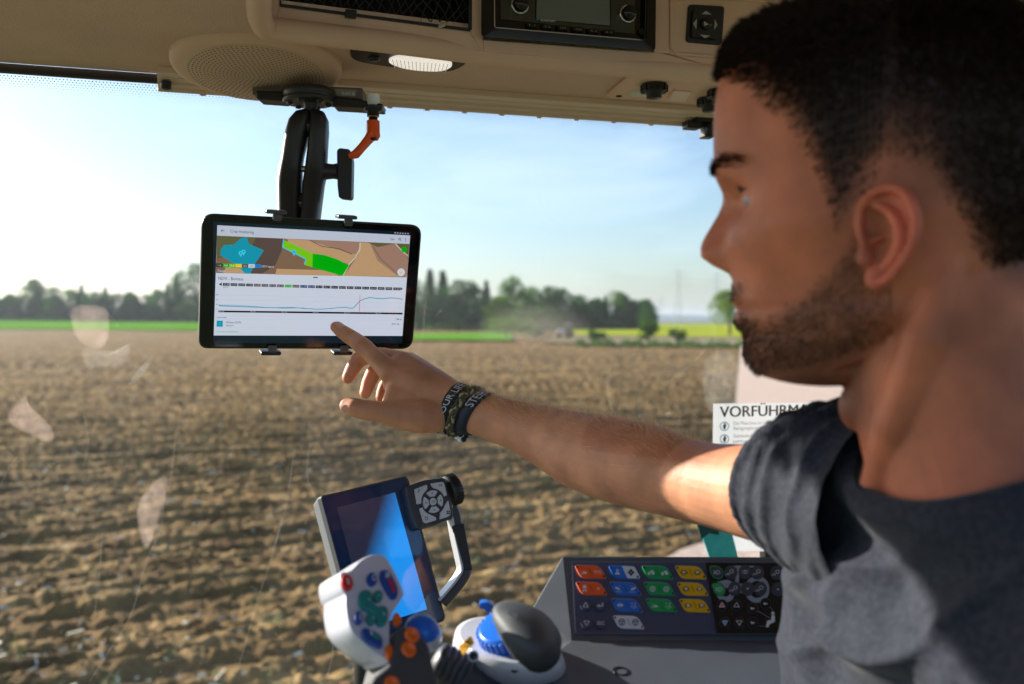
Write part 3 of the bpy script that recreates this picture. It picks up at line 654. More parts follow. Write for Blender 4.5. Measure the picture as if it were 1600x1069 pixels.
m_rib = mat("lens_rib", (.3, .3, .28), .1, emit=.12, ecol=(1, .93, .82))
for k in range(15):
    x = 613 + k * 6.2; y0 = 92 + k * .5; line_on(lb, ZP, [(x, y0 + 1), (x + (7 - k) * .6, y0 + 16 - abs(k - 7) * .3)], 1.3, m_rib, .0092)
lb.build("lens", lmp, fix=False)
bq = MB(); bq.lathe(hz_(585, 90, .006), -UP, [(.007, 0), (.007, .003), (.005, .0045), (.0001, .0045)], m_blkg, 16); bq.build("button", lmp)
# ---------------------------------------------------------------- storage recess with net
sn0 = FZ(586, 10); stn = thing("storage_tray", sn0, "black storage tray with a cargo net in the fascia left of the radio", "storage tray")
bx = MB(); q4 = [(437, -60), (735, -60), (735, 49), (437, 10)]
fr4 = Q(q4, -.003); bk4 = [p - fp.n * .09 for p in fr4]
for i in range(4): bx.add([fr4[i], fr4[(i + 1) % 4], bk4[(i + 1) % 4], bk4[i]], [(0, 1, 2, 3)], m_dark)
bx.add(bk4, [(0, 1, 2, 3)], m_dark); bx.build("tray", stn, fix=False)
fb = MB(); line_on(fb, fp, [(437, 8), (735, 47)], 5, m_blk, .001); line_on(fb, fp, [(735, 47), (735, -60)], 5, m_blk, .001); line_on(fb, fp, [(438, 8), (438, -60)], 3, m_blk, .001)
fb.build("frame", stn, fix=False)
nb = MB(); m_net = mat("net_cord", (.030, .028, .026), .7)
for k in range(-10, 34):
    x = 437 + k * 15
    for s_ in (-1, 1):
        pts = [(x + s_ * t * 60 + 4 * math.sin(t * 9 + k), -50 + t * 96) for t in [i / 8 for i in range(9)]]
        pts = [p for p in pts if 440 < p[0] < 732 and p[1] < 8 + (p[0] - 437) * .13]
        if len(pts) > 1: nb.tube([FZ(a, b, -.010) for a, b in pts], .0007, m_net, 4)
nb.build("net", stn, fix=False)
hk = MB(); 
for x, y in ((548, 22),): hk.box(FZ(x, y, .004), fp.u * .006, fp.v * .004, fp.n * .004, m_blk)
hk.build("hook", stn, bevel=.0008); hk = MB(); hk.box(FZ(690, 40, .008), (fp.u + fp.v * .4) * .0045, fp.v * .0022, fp.n * .001, m_chrome); hk.build("clip", stn, bevel=.0008)
# ---------------------------------------------------------------- car radio
rd = thing("car_radio", FZ(890, 20), "black car radio with a grey display, two chrome ringed knobs and a glossy frame", "radio")
fo = rp2([(752, -90), (1026, -90), (1024, 79), (752, 57)], 6); fi = rp2([(772, -80), (1012, -80), (1010, 64), (772, 44)], 5)
rf = MB(); n_ = len(fo)
o1 = [FZ(x, y, .001) for x, y in fo]; o2 = [FZ(x, y, .010) for x, y in fo]; i2 = [FZ(x, y, .011) for x, y in fi]; i1 = [FZ(x, y, -.004) for x, y in fi]
rf.loft([o1, o2, i2, i1], m_blkg, False, False); rf.build("frame", rd)
rb = MB(); rb.prism([FZ(x, y, .002) for x, y in fi], -fp.n * .03, m_blkg)
line_on(rb, fp, [(772, -60), (773, 43), (1008, 63), (1010, -60)], 1.6, m_alu, .0032)
rb.build("body", rd)
m_disp = mat("radio_display", (.16, .18, .17), .2)
m_refl = mat("lower_plate", (.05, .055, .04), .1)
dq = MB(); dq.prism([FZ(x, y, .0035) for x, y in ((840, -40), (952, -40), (953, 40), (838, 30))], -fp.n * .001, m_disp); dq.build("display", rd)
dq = MB(); dq.prism([FZ(x, y, .0033) for x, y in ((782, -40), (836, -40), (836, 31), (954, 42), (955, -40), (992, -40), (992, 53), (955, 50), (840, 36), (782, 30))], -fp.n * .001, m_refl)
text_on(dq, fp, "BLAUPUNKT", (845, 33), (868, 35), 3.2, m_white, .0048); dq.prism([FZ(x, y, .0042) for x, y in ((839, 27), (842, 27), (842, 31), (839, 31))], -fp.n * .001, mat("blue_mark", (.02, .25, .5), .4)); dq.build("front_plate", rd)
kb = MB(); gtxt = mat("dim_print", (.22, .22, .22), .5)
for i, t in enumerate(["1 /", "2 A", "3 RPT", "4 RDM", "5 <", "6 >"]):
    x = 832 + i * 24; y = 39 + i * 2.2
    b1 = MB(); b1.prism([FZ(a, b, .006) for a, b in rp2([(x - 9, y - 4), (x + 9, y - 2.5), (x + 9, y + 4.5), (x - 9, y + 3)], 2)], -fp.n * .003, m_blkg); text_on(b1, fp, t, (x - 5, y + 1.5), (x + 5, y + 2.4), 3, gtxt, .0063); b1.build("preset_button", rd, bevel=.0004)
for cx, cy in ((810, 10), (978, 24)):
    c = FZ(cx, cy, .003); k = MB(); k.lathe(c, fp.n, [(.0108, 0), (.0108, .006), (.0098, .007), (.0092, .006)], m_chrome, 32); k.build("knob_ring", rd)
    k = MB(); k.lathe(c, fp.n, [(.0090, 0), (.0086, .012), (.0076, .014), (.0001, .0145)], m_blkg, 32); k.build("knob", rd)
k = MB(); k.lathe(FZ(1003, 50, .004), fp.n, [(.0042, 0), (.0042, .002), (.003, .0022), (.0025, -.001), (.0001, -.001)], m_blk, 20); k.build("socket", rd)
# ---------------------------------------------------------------- mirror switch
sw = thing("mirror_switch", FZ(1103, 37), "square black mirror adjusting switch with four white arrows in the beige fascia", "switch")
k = MB(); k.prism([FZ(x, y, .004) for x, y in rp2([(1077, 6), (1133, 9), (1129, 70), (1073, 65)], 6)], -fp.n * .006, m_blk); k.build("frame", sw, bevel=.002)
k = MB(); k.prism([FZ(x, y, .009) for x, y in rp2([(1084, 14), (1124, 17), (1121, 61), (1081, 57)], 4)], -fp.n * .006, m_blk)
m_arr = mat("arrow_print", (.42, .40, .38), .5)
for pts in ([(1096, 22), (1112, 23), (1103, 17)], [(1094, 54), (1110, 56), (1101, 60)], [(1083, 37), (1089, 29), (1088, 46)], [(1117, 30), (1116, 47), (1121, 39)]): k.poly([FZ(x, y, .0094) for x, y in pts], m_arr)
k.build("plate", sw, bevel=.001)
k = MB(); k.lathe(FZ(1102, 38, .009), fp.n, [(.0075, 0), (.0075, .003), (.006, .006), (.0001, .0065)], m_blkg, 24); k.poly([FZ(x, y, .016) for x, y in ((1100, 33), (1107, 38), (1101, 41))], m_arr); k.build("knob", sw)
# ---------------------------------------------------------------- overhead fixing plate (right)
fx = thing("roof_fixing_plate", hz_(1045, 145), "beige plate with pale round cap and black knobs beside the man's forehead", "roof plate")
k = MB(); k.prism([hz_(x, y, .0065) for x, y in rp2([(947, 153), (985, 121), (1000, 117), (1180, 130), (1180, 168), (1130, 166)], [4, 8, 8, 3, 3, 3])], UP * .006, m_trim); k.build("plate", fx, bevel=.002)
k = MB(); k.lathe(hz_(1004, 145, .0065), -UP, [(.0185, 0), (.018, .002), (.0001, .0026)], mat("pale_cap", (.62, .64, .58), .5), 32); k.build("cap", fx)
for x, y, s_ in ((1022, 132, 1.0), (1108, 154, .95), (1122, 141, .8)):
    k = MB(); c = hz_(x, y, .0065); k.lathe(c, -UP, [(.0165 * s_, 0), (.0165 * s_, .007), (.013 * s_, .010), (.010 * s_, .012), (.010 * s_, .018), (.0001, .0185)], m_blk, 24)
    for j in range(10):
        t = j * .628; k.box(c - UP * .006 + (X * math.cos(t) + Y * math.sin(t)) * .0165 * s_, (X * math.cos(t) + Y * math.sin(t)) * .0015, (X * -math.sin(t) + Y * math.cos(t)) * .003, UP * .004, m_blk)
    k.build("knob", fx)
k = MB(); k.prism([hz_(x, y, .0075) for x, y in ((1040, 157), (1052, 142), (1080, 144), (1070, 160))], UP * .002, m_trim2); k.prism([hz_(x, y, .0085) for x, y in ((1040, 157), (1052, 142), (1055, 142), (1045, 158))], UP * .002, m_trim); k.build("rib", fx)
k = MB(); k.lathe(hz_(967, 150, .0065), -UP, [(.004, 0), (.0042, .001), (.003, .0012), (.0001, .0004)], m_dark, 12); k.build("screw", fx)
# black bracket at the end of the rail
bk = thing("rail_bracket", wl(1100, .02), "black clamp bracket at the right end of the windscreen rail near the man's forehead", "bracket")
c = wl(1098, .0) - UP * .012; k = MB()
k.box(c + UP * .004, VR * .020, VF * .014, UP * .008, m_blk).box(c - VR * .020 - UP * .008, VR * .012, VF * .010, UP * .006, m_blk)
k.box(c - UP * .016 + VR * .006, VR * .009, VF * .010, UP * .010, m_blk); k.build("clamp", bk, bevel=.002)
k = MB(); k.tube([c + VR * .0 - UP * .008 + VF * (-.012), c - UP * .022 + VR * -.002 - VF * .014, c - UP * .024 + VR * .012 - VF * .014, c - UP * .010 + VR * .018 - VF * .012], .0022, m_blkg, 8); k.build("hook", bk)
# ---------------------------------------------------------------- information sheet on the glass
stk = thing("information_sheet", wpt(1200, 700), "white printed sheet headed VORFÜHRMASCHINE stuck to the glass behind the man's shoulder", "sign")
m_paper = mat("paper", (.80, .80, .80), .6); translucent(m_paper, (.85, .85, .86), .55); m_txt = mat("brown_print", (.055, .04, .03), .6); m_txt2 = mat("grey_print", (.42, .42, .42), .6); m_cy = mat("cyan_print", (.05, .38, .62), .6)
m_papg = mat("shaded_strip", (.58, .60, .62), .6)
k = MB(); k.prism([wpt(x, y, .003) for x, y in ((1115, 631), (1460, 626), (1462, 860), (1112, 862))], -wpl.n * .0006, m_paper)
k.build("sheet", stk)
k = MB(); text_on(k, wpl, "VORFÜHRMASCHINE", (1125, 652), (1338, 646), 17, m_txt, .0036, bold=.0006); k.build("heading", stk, fix=False)
k = MB()
rows = [("Die Maschine ist nach Gebrauch zu reinigen.", "Reinigungskosten in Höhe von EUR 100.-"), ("Schäden oder beschädigte Teile", "umgehend melden."), ("Die Maschine darf nur mit Einweisung", "gefahren werden."), ("Rauchen verboten in der Kabine", "und im Umfeld.")]
for i, (a, b) in enumerate(rows):
    y = 663 + i * 20; text_on(k, wpl, a, (1146, y + 1), (1262, y - 1), 5.5, m_txt2, .0036); text_on(k, wpl, b, (1146, y + 9), (1250, y + 7), 5.5, m_txt2, .0036)
    line_on(k, wpl, disc2(1132, y + 3, 6.6, n=20) + [(1138.6, y + 3)], 1.4, m_cy, .0037)
    k.poly([wpt(a_, b_, .0037) for a_, b_ in disc2(1132.5, y - .5, 1.6, n=10)], m_txt); k.poly([wpt(a_, b_, .0037) for a_, b_ in ((1129.5, y + 1.5), (1135, y + .5), (1133.5, y + 7.5), (1130.5, y + 7.5))], m_txt)
k.build("small_print", stk, fix=False)
# teal strap
m_teal = mat("teal_strap", (.03, .38, .36), .6, var=(60, (.05, .46, .43)), bump=(300, .5, .001))
stp = thing("teal_strap", wpt(1120, 850), "teal fabric strap hanging over the dark edge behind the button console", "strap")
k = MB(); k.prism([wpt(x, y, .006) for x, y in ((1089, 812), (1139, 812), (1160, 900), (1118, 900))], -wpl.n * .002, m_teal); k.build("webbing", stp)
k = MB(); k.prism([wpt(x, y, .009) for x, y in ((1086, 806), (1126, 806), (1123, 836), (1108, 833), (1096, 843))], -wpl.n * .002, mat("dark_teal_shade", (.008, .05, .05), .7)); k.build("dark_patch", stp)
k = MB(); k.prism([wpt(x, y, .006) for x, y in ((1195, 845), (1250, 838), (1250, 905), (1197, 905))], -wpl.n * .02, m_blk); tag(k.build("rubber_block", bevel=.003), "black rubber block seen between the man's sleeve and the button console", "rubber block")
# ================================================================ TABLET AND ITS MOUNT
TC = [P(314, 335, .985), P(661, 353, 1.085), P(646, 547, 1.110), P(310, 545, 1.010)]
tp = Plane(sum(TC, Vector()) / 4, (TC[1] - TC[0]) + (TC[2] - TC[3]), (TC[3] - TC[0]) + (TC[2] - TC[1]))
T = lambda x, y, off=0: tp.hit(x, y, off)
tb_ = thing("tablet", tp.o, "black tablet showing a crop map and a line chart before the windscreen", "tablet")
m_bez = mat("tablet_glass", (.004, .004, .005), .05)
out = rp2([(315, 333), (660, 352), (645, 546), (310, 545)], [22, 18, 18, 16], 6)
k = MB(); k.prism([T(x, y, 0) for x, y in out], -tp.n * .0085, m_blk); k.build("body", tb_, bevel=.0018)
k = MB(); k.poly([T(x, y, .0004) for x, y in rp2([(318, 336), (657, 355), (642.5, 543.5), (313, 542)], [20, 16, 16, 14], 6)], m_bez); k.build("front_glass", tb_, fix=False)
def em(name, r, g, b, s=.34, rough=.07):
    c = lin(r, g, b); m = mat(name, tuple(q * .25 for q in c), rough, emit=s, ecol=c); return m
ui_w = em("screen_white", 205, 212, 228); ui_g = em("screen_grey", 190, 198, 215); ui_bar = em("screen_black", 28, 26, 34); ui_teal = em("screen_teal", 8, 150, 175); ui_t = em("screen_text", 60, 62, 70)
ui_gr = em("screen_green", 0, 175, 10); ui_g2 = em("screen_light_green", 120, 200, 20); ui_b1 = em("screen_brown", 128, 100, 78); ui_b2 = em("screen_tan", 190, 155, 115); ui_b3 = em("screen_rose", 160, 125, 108); ui_b4 = em("screen_dark_soil", 88, 72, 66); ui_o = em("screen_olive", 96, 96, 62)
ui_y = em("screen_yellow", 225, 205, 20); ui_bl = em("screen_blue", 20, 130, 210); ui_cy = em("screen_cyan", 60, 200, 235); ui_red = em("screen_red", 225, 60, 80); ui_nv = em("screen_navy", 30, 55, 110); ui_rd = em("screen_road", 200, 190, 170); ui_nav = em("screen_nav", 10, 30, 42)
cxy = lambda x, y: (290 + x / 4, 310 + y / 4)          # traced on an enlargement
S = MB()
def up_(pts, m, off): S.poly([T(*cxy(x, y), off) for x, y in pts], m)
up_([(172, 145), (1408, 210), (1352, 905), (172, 905)], ui_nav, .0008)
up_([(198, 168), (1404, 232), (1355, 860), (176, 857)], ui_w, .0010)
up_([(198, 168), (1404, 232), (1400, 284), (196, 232)], ui_g, .0012)
# aerial map
up_([(196, 233), (1399, 285), (1383, 494), (190, 466)], ui_b1, .0013)
for i, (pts, m) in enumerate([([(196, 233), (440, 244), (400, 330), (194, 380)], ui_o), ([(440, 244), (610, 252), (600, 330), (560, 420), (480, 470), (330, 468), (400, 330)], ui_b4),
    ([(600, 330), (760, 420), (740, 480), (560, 476), (590, 420)], ui_b1), ([(570, 440), (900, 450), (960, 485), (560, 477)], ui_b2), ([(620, 252), (1090, 274), (1080, 330), (1020, 410), (860, 360), (720, 320)], ui_b3),
    ([(640, 254), (760, 262), (1050, 350), (1070, 345), (1020, 412), (850, 352), (760, 340), (640, 280)], ui_b2), ([(1095, 275), (1150, 278), (1390, 490), (990, 485), (1080, 350)], ui_b2), ([(1150, 277), (1330, 288), (1390, 380), (1383, 494), (1320, 480), (1200, 390)], ui_b3),
    ([(1310, 283), (1399, 285), (1390, 360)], ui_o), ([(1140, 277), (1300, 284), (1200, 305)], ui_o), ([(190, 400), (330, 430), (380, 469), (190, 466)], ui_b1), ([(250, 430), (380, 440), (400, 469), (240, 467)], ui_b2)]):
    up_(pts, m, .0014 + .00004 * i)
def ln(pts, w_, m, off=.0022): line_on(S, tp, [cxy(*p) for p in pts], w_ / 4, m, off)
ln([(1092, 276), (1088, 320), (1060, 370), (1020, 415), (985, 484)], 9, ui_rd); ln([(1312, 284), (1345, 320), (1392, 362)], 7, ui_rd); ln([(780, 264), (850, 300), (960, 315), (1040, 350)], 4, ui_b4); ln([(1170, 300), (1220, 380), (1290, 440), (1330, 480)], 4, ui_o)
up_([(222, 315), (240, 292), (300, 290), (345, 250), (385, 244), (395, 285), (490, 325), (440, 400), (405, 470), (370, 468), (330, 425), (215, 355)], ui_teal, .0023)
up_([(618, 262), (795, 345), (792, 432), (742, 415), (752, 380), (608, 305)], ui_g2, .0023); up_([(795, 345), (870, 355), (940, 378), (1022, 418), (980, 484), (792, 432)], ui_gr, .0023)
ln([(612, 255), (606, 305), (752, 380), (742, 412)], 6, ui_cy, .0025)
for x, y in ((344, 342), (362, 334), (678, 335)):
    S.poly([T(a, b, .0026) for a, b in disc2(*cxy(x, y), 3.4, n=14)], ui_cy); up_([(x - 9, y + 8), (x + 9, y + 8), (x, y + 26)], ui_cy, .00262); S.poly([T(a, b, .0027) for a, b in disc2(*cxy(x, y), 1.3, n=10)], ui_teal)
S.poly([T(a, b, .0025) for a, b in disc2(*cxy(1366, 320), 4.4, n=18)], ui_gr); S.poly([T(a, b, .0025) for a, b in disc2(*cxy(1347, 462), 6.0, n=18)], ui_w); S.poly([T(a, b, .0026) for a, b in disc2(*cxy(1347, 462), 1.7, n=10)], ui_y)
for i, m in enumerate([ui_bar, ui_gr, ui_g2, ui_y, ui_b4, ui_w, ui_bl]):
    x = 192 + i * 40; up_([(x, 407 + i * .9), (x + 40, 408 + i * .9), (x + 40, 430 + i * .9), (x, 429 + i * .9)], m, .0026)
    text_on(S, tp, ["1.0", "0.8", "0.6", "", "0.2", "clouds", "water"][i] or ".", cxy(x + 9, 423 + i), cxy(x + 31, 424 + i), 2.6, ui_w if i < 5 else ui_t, .0029)
text_on(S, tp, "NDVI legend", cxy(476, 431), cxy(550, 433), 3, ui_w, .0027); text_on(S, tp, "Google", cxy(200, 458), cxy(250, 460), 3.4, ui_w, .0027)
ln([(222, 202), (244, 203)], 3, ui_t, .0016); ln([(230, 194), (222, 202), (230, 210)], 3, ui_t, .0016)
text_on(S, tp, "Crop monitoring", cxy(280, 213), cxy(426, 221), 4.6, ui_t, .0016)
text_on(S, tp, "Filter", cxy(1282, 262), cxy(1307, 263), 3.6, ui_t, .0016); ln(disc2(1337, 255, 6, n=10) + [(1343, 255)], 3, ui_t, .0016); ln([(1341, 260), (1347, 266)], 3, ui_t, .0016)
for k_ in range(3): S.poly([T(a, b, .0016) for a, b in disc2(*cxy(1376, 251 + 8 * k_), .7, n=8)], ui_t)
for k_ in range(6): S.poly([T(a, b, .0012) for a, b in disc2(*cxy(1310 + 16 * k_, 216 + k_), 1.2, n=4)], ui_g)
text_on(S, tp, "NDVI - Biomass", cxy(205, 509), cxy(360, 514), 5.0, ui_t, .0016)
up_([(208, 537), (226, 526), (226, 548)], ui_bar, .0016); up_([(1358, 566), (1342, 555), (1342, 576)], ui_bar, .0016); ln([(797, 494), (826, 495)], 6, ui_t, .0026)
dates = ["27.08", "01.09", "06.09", "11.09", "16.09", "21.09", "01.10", "06.10", "11.10", "16.10", "21.10", "26.10", "05.11", "10.11", "15.11", "20.11", "30.11", "05.12", "10.12", "20.12", "04.01", "09.01", "14.01"]
for i, dt in enumerate(dates):
    x = 233 + i * 48.4; y = 530 + i * 1.28; m = ui_gr if i == 8 else (ui_nv if i in (10, 11) else (ui_b4 if 3 < i < 10 else ui_bar))
    up_([(x, y - 1), (x + 42, y), (x + 42, y + 17), (x, y + 16)], m, .0016); text_on(S, tp, dt, cxy(x + 6, y + 12), cxy(x + 36, y + 12.7), 2.2, ui_g, .0018)
text_on(S, tp, "2019", cxy(234, 559), cxy(266, 560), 2.2, ui_t, .0016)
for k_, (ya, yb) in enumerate([(603, 628), (634, 655), (664, 682), (694, 708)]): ln([(204, ya), (1360, yb)], 1.6, ui_g, .0014); text_on(S, tp, ["0.8", "0.6", "0.4", "0.2"][k_], cxy(190, ya + 3), cxy(204, ya + 3), 2, ui_t, .0016)
ln([(208, 664), (212, 672), (300, 676), (420, 680), (560, 684), (660, 682), (740, 688), (820, 693), (880, 691), (940, 685), (1000, 681), (1030, 688), (1050, 685), (1068, 665), (1090, 640), (1120, 628), (1150, 620), (1190, 625), (1240, 627), (1280, 622), (1320, 625), (1356, 631)], 4.4, ui_teal, .0017)
ln([(208, 668), (300, 668), (420, 676), (620, 688), (740, 684)], 2.6, ui_teal, .0018); ln([(1090, 604), (1086, 708)], 3, ui_red, .0019)
up_([(205, 701), (1356, 715), (1356, 726), (205, 712)], ui_bar, .0017)
for k_, t in enumerate(["Sep 18", "Okt 18", "Nov 18", "Dez 18", "Jan 19", "Feb 19"]): text_on(S, tp, t, cxy(208 + k_ * 196, 709 + k_ * 2.4), cxy(240 + k_ * 196, 710 + k_ * 2.4), 1.8, ui_g, .0019)
for ya, yb in ((735, 742), (757, 762), (806, 818)): ln([(186, ya), (1358, yb)], 1.4, ui_g, .0014)
text_on(S, tp, "overview", cxy(196, 748), cxy(256, 749), 2.6, ui_t, .0016); text_on(S, tp, "Weizen (2019)", cxy(252, 781), cxy(346, 782), 3.2, ui_t, .0016); text_on(S, tp, "Standort", cxy(252, 799), cxy(300, 800), 2.6, ui_t, .0016)
up_([(195, 764), (233, 765), (232, 803), (193, 802)], ui_teal, .0016); text_on(S, tp, "2", cxy(208, 792), cxy(219, 792), 4.6, ui_cy, .0018)
text_on(S, tp, "2.88 ha", cxy(1312, 760), cxy(1350, 761), 2.6, ui_t, .0016); text_on(S, tp, "2.61 ha", cxy(1288, 790), cxy(1334, 791), 3.2, ui_t, .0016); text_on(S, tp, "Create evaluation", cxy(196, 838), cxy(328, 838), 2.6, ui_gr, .0016)
ln([(620, 876), (632, 876)], 2, ui_t, .0012); ln(disc2(789, 880, 7, n=12) + [(796, 880)], 2, ui_t, .0012)
S.build("screen", tb_, fix=False)
# camera dot and holder
hd = thing("tablet_holder", T(470, 340, -.02), "black spring clamp with four claws gripping the tablet from behind", "tablet holder")
k = MB(); c = T(478, 440, -.016); k.box(c, tp.u * .055, tp.v * .030, tp.n * .006, m_blk); 
for x in (432, 540):
    k.box(T(x, 440, -.016), tp.u * .008, tp.v * .070, tp.n * .004, m_blk)
k.build("back_plate", hd, bevel=.003)
m_claw = mat("grey_plastic", (.09, .09, .095), .3)
for x, y, s_ in ((431, 333, -1), (542, 341, -1), (423, 550, 1), (535, 550, 1)):
    k = MB(); a = T(x, y, .0); w_ = .0115
    k.box(a + tp.v * s_ * .0012 - tp.n * .004, tp.u * w_, tp.v * .0022, tp.n * .009, m_blk if s_ > 0 else m_claw)
    k.box(a + tp.n * .0045 - tp.v * s_ * .0045 + tp.u * .001, tp.u * w_ * .45, tp.v * .0042, tp.n * .0018, m_claw)
    k.build("claw", hd, bevel=.002)
# ---------------------------------------------------------------- ball mount
D0 = 1.115
mt_ = thing("tablet_mount", P(483, 152, D0), "black double socket ball arm hanging from the windscreen rail and carrying the tablet", "mount")
m_arm = mat("mount_powder_black", (.022, .022, .024), .38, bump=(900, .25, .0004))
k = MB(); k.lathe(P(483, 146, D0), UP, [(.030, -.012), (.0318, -.0105), (.0318, -.0075), (.0300, -.0055), (.0318, -.0035), (.0318, .003), (.029, .005)], m_arm, 48); k.build("base_plate", mt_)
for a in range(6):
    t = a * 1.047 + .3; c = P(483, 146, D0) + Vector((math.cos(t), math.sin(t), 0)) * .023 - UP * .0125
    k = MB(); k.lathe(c, -UP, [(.004, 0), (.0038, .002), (.0022, .0024), (.0018, .0012), (.0001, .0012)], m_blkg, 12); k.build("bolt", mt_)
k = MB(); k.lathe(P(485, 160, D0), -UP, [(.0105, -.006), (.0085, 0), (.0075, .012), (.0105, .022)], m_arm, 24); b_c = P(487, 197, D0); k.ell(b_c, X * .0135, Y * .0135, UP * .0145, m_blkg, 24, 16); k.build("upper_ball", mt_)
def socket_half(pts, rads, nm, flat):
    k = MB(); k.tube([P(x, y, dd) for x, y, dd in pts], rads, m_arm, 20, True, flat); return k.build(nm, mt_)
dA = D0
ax_pts_l = [(474, 190, dA), (468, 208, dA), (461, 240, dA), (455, 275, dA - .002), (452, 305, dA - .006), (452, 335, dA - .012)]
ax_pts_r = [(494, 186, dA + .002), (496, 208, dA), (494, 240, dA), (491, 275, dA - .002), (487, 305, dA - .006), (483, 335, dA - .012)]
def flatprof(pts, wr, nm):
    k = MB(); rings = []
    for i, (x, y, dd, w_, th) in enumerate(pts):
        c = P(x, y, dd); a = Vector((1, 0, .0)) * w_; b2 = Vector((0, 1, 0)) * th
        rings.append([c + a * (abs(math.cos(t)) ** .75 * math.copysign(1, math.cos(t))) + b2 * (abs(math.sin(t)) ** .75 * math.copysign(1, math.sin(t))) for t in [6.2832 * j / 28 for j in range(28)]])
    k.loft(rings, m_arm); o = k.build(nm, mt_, bevel=0); return o
px1 = 1 / FOC * dA
flatprof([(480, 172, dA, .004, .008), (475, 176, dA, .0095, .014), (470, 188, dA, .0135, .0175), (466, 205, dA, .0145, .019), (462, 222, dA, .0140, .0175), (457.5, 245, dA, .0135, .014), (454.5, 262, dA, .0138, .0145), (453, 276, dA, .0150, .0155), (452, 290, dA - .004, .0150, .0165), (452.5, 315, dA - .008, .0148, .018), (453, 345, dA - .014, .0140, .019)], 0, "arm_half")
flatprof([(492, 172, dA, .004, .008), (496, 176, dA, .0085, .014), (499, 188, dA, .0105, .0175), (499, 205, dA, .0110, .019), (497.5, 222, dA, .0115, .0175), (495.5, 245, dA, .0125, .014), (494, 262, dA, .0130, .0145), (492.5, 276, dA, .0135, .0155), (490, 290, dA - .004, .0130, .0165), (488, 315, dA - .008, .0118, .018), (485, 345, dA - .014, .0110, .019)], 0, "arm_half")
k = MB(); k.lathe(P(440, 264, dA), -X, [(.0085, -.008), (.0085, .001), (.007, .0022), (.0001, .0022)], m_alu, 20); k.build("nut", mt_)
k = MB(); k.tube([P(472, 264, dA), P(505, 268, dA)], .004, m_alu, 12); k.ell(P(474, 318, dA - .012), X * .010, Y * .010, UP * .013, m_blkg); k.build("clamp_bolt", mt_)
kn = MB(); kn.lathe(P(505, 268, dA), X, [(.0145, -.006), (.0100, .004), (.0090, .012), (.0100, .018)], m_arm, 24)
kn.prism([P(x, y, dA - .007) for x, y in rp2([(526, 235), (530, 231), (546, 233), (550, 250), (549, 308), (546, 311), (529, 309), (527, 290)], 3)], Y * .018, m_blk); knob_o = kn.build("wing_knob", mt_, bevel=.0012)
# rail clamp carrying the mount
cl = thing("rail_clamp", P(500, 150, 1.13), "black bar with grey clamp blocks fixing the tablet mount to the windscreen rail", "clamp")
k = MB(); k.prism([P(x, y, 1.115) for x, y in ((400, 141), (444, 143), (444, 158), (401, 155))], Y * .03, m_blk); k.prism([P(x, y, 1.115) for x, y in ((520, 152), (565, 156), (598, 162), (597, 171), (555, 168), (520, 166))], Y * .03, m_blk); k.prism([P(x, y, 1.128) for x, y in ((430, 142), (540, 150), (540, 164), (430, 156))], Y * .02, m_blk); k.build("bar", cl, bevel=.0015)
m_blkt = mat("cast_block", (.16, .145, .12), .45, .5)
for q in ([(394, 131), (448, 133), (447, 142), (400, 147), (394, 148)], [(515, 135), (566, 137), (567, 156), (560, 155), (516, 151)]):
    k = MB(); k.prism([P(x, y, 1.125) for x, y in q], Y * .03, m_blkt); k.build("block", cl, bevel=.0015)
k = MB(); lp = Plane(P(540, 145, 1.1245), X, -UP); k.prism([lp.hit(x, y, .0006) for x, y in ((523, 139), (556, 141), (556, 151), (523, 149))], Y * .0006, mat("etched_label", (.30, .28, .25), .4)); text_on(k, lp, "RAM-B", (534, 148.5), (554, 149.5), 5, m_white, .001); k.build("label", cl, fix=False)
lv = thing("clamp_lever", P(583, 200, 1.12), "orange clamping lever on a brass nut under the windscreen rail, right of the tablet mount", "lever")
m_or = mat("orange_plastic", (.85, .10, .008), .35)
c = P(583, 153, 1.12)
k = MB(); k.lathe(c, -UP, [(.0082, -.004), (.0082, .0085), (.0075, .0095)], m_white, 24); k.build("spacer", lv)
k = MB(); k.lathe(P(583, 167, 1.12), -UP, [(.0115, 0), (.0115, .005), (.0075, .006), (.0075, .012), (.0055, .012), (.0055, .030)], m_blk, 24); k.build("stud", lv)
k = MB(); k.lathe(P(583, 177, 1.12), -UP, [(.0068, 0), (.0072, .001), (.0072, .0035), (.0062, .0048)], mat("brass", (.65, .38, .10), .3, 1), 6, False); k.build("nut", lv)
k = MB(); k.lathe(P(583, 189, 1.12), -UP, [(.0079, 0), (.0081, .001), (.0083, .015), (.0087, .017), (.0087, .019), (.006, .0235), (.0001, .0237)], m_or, 28)
k.tube([P(582, 210, 1.118), P(575, 219, 1.112), P(565, 231, 1.104), (P(556, 241, 1.098)), P(550, 243, 1.096)], [.0076, .0062, .0055, .0058, .0045], m_or, 16, True, .75); k.build("lever_arm", lv)
k = MB(); k.ell(P(583, 217, 1.1105), X * .0042, Y * .002, UP * .0018, m_blk); k.build("screw", lv)
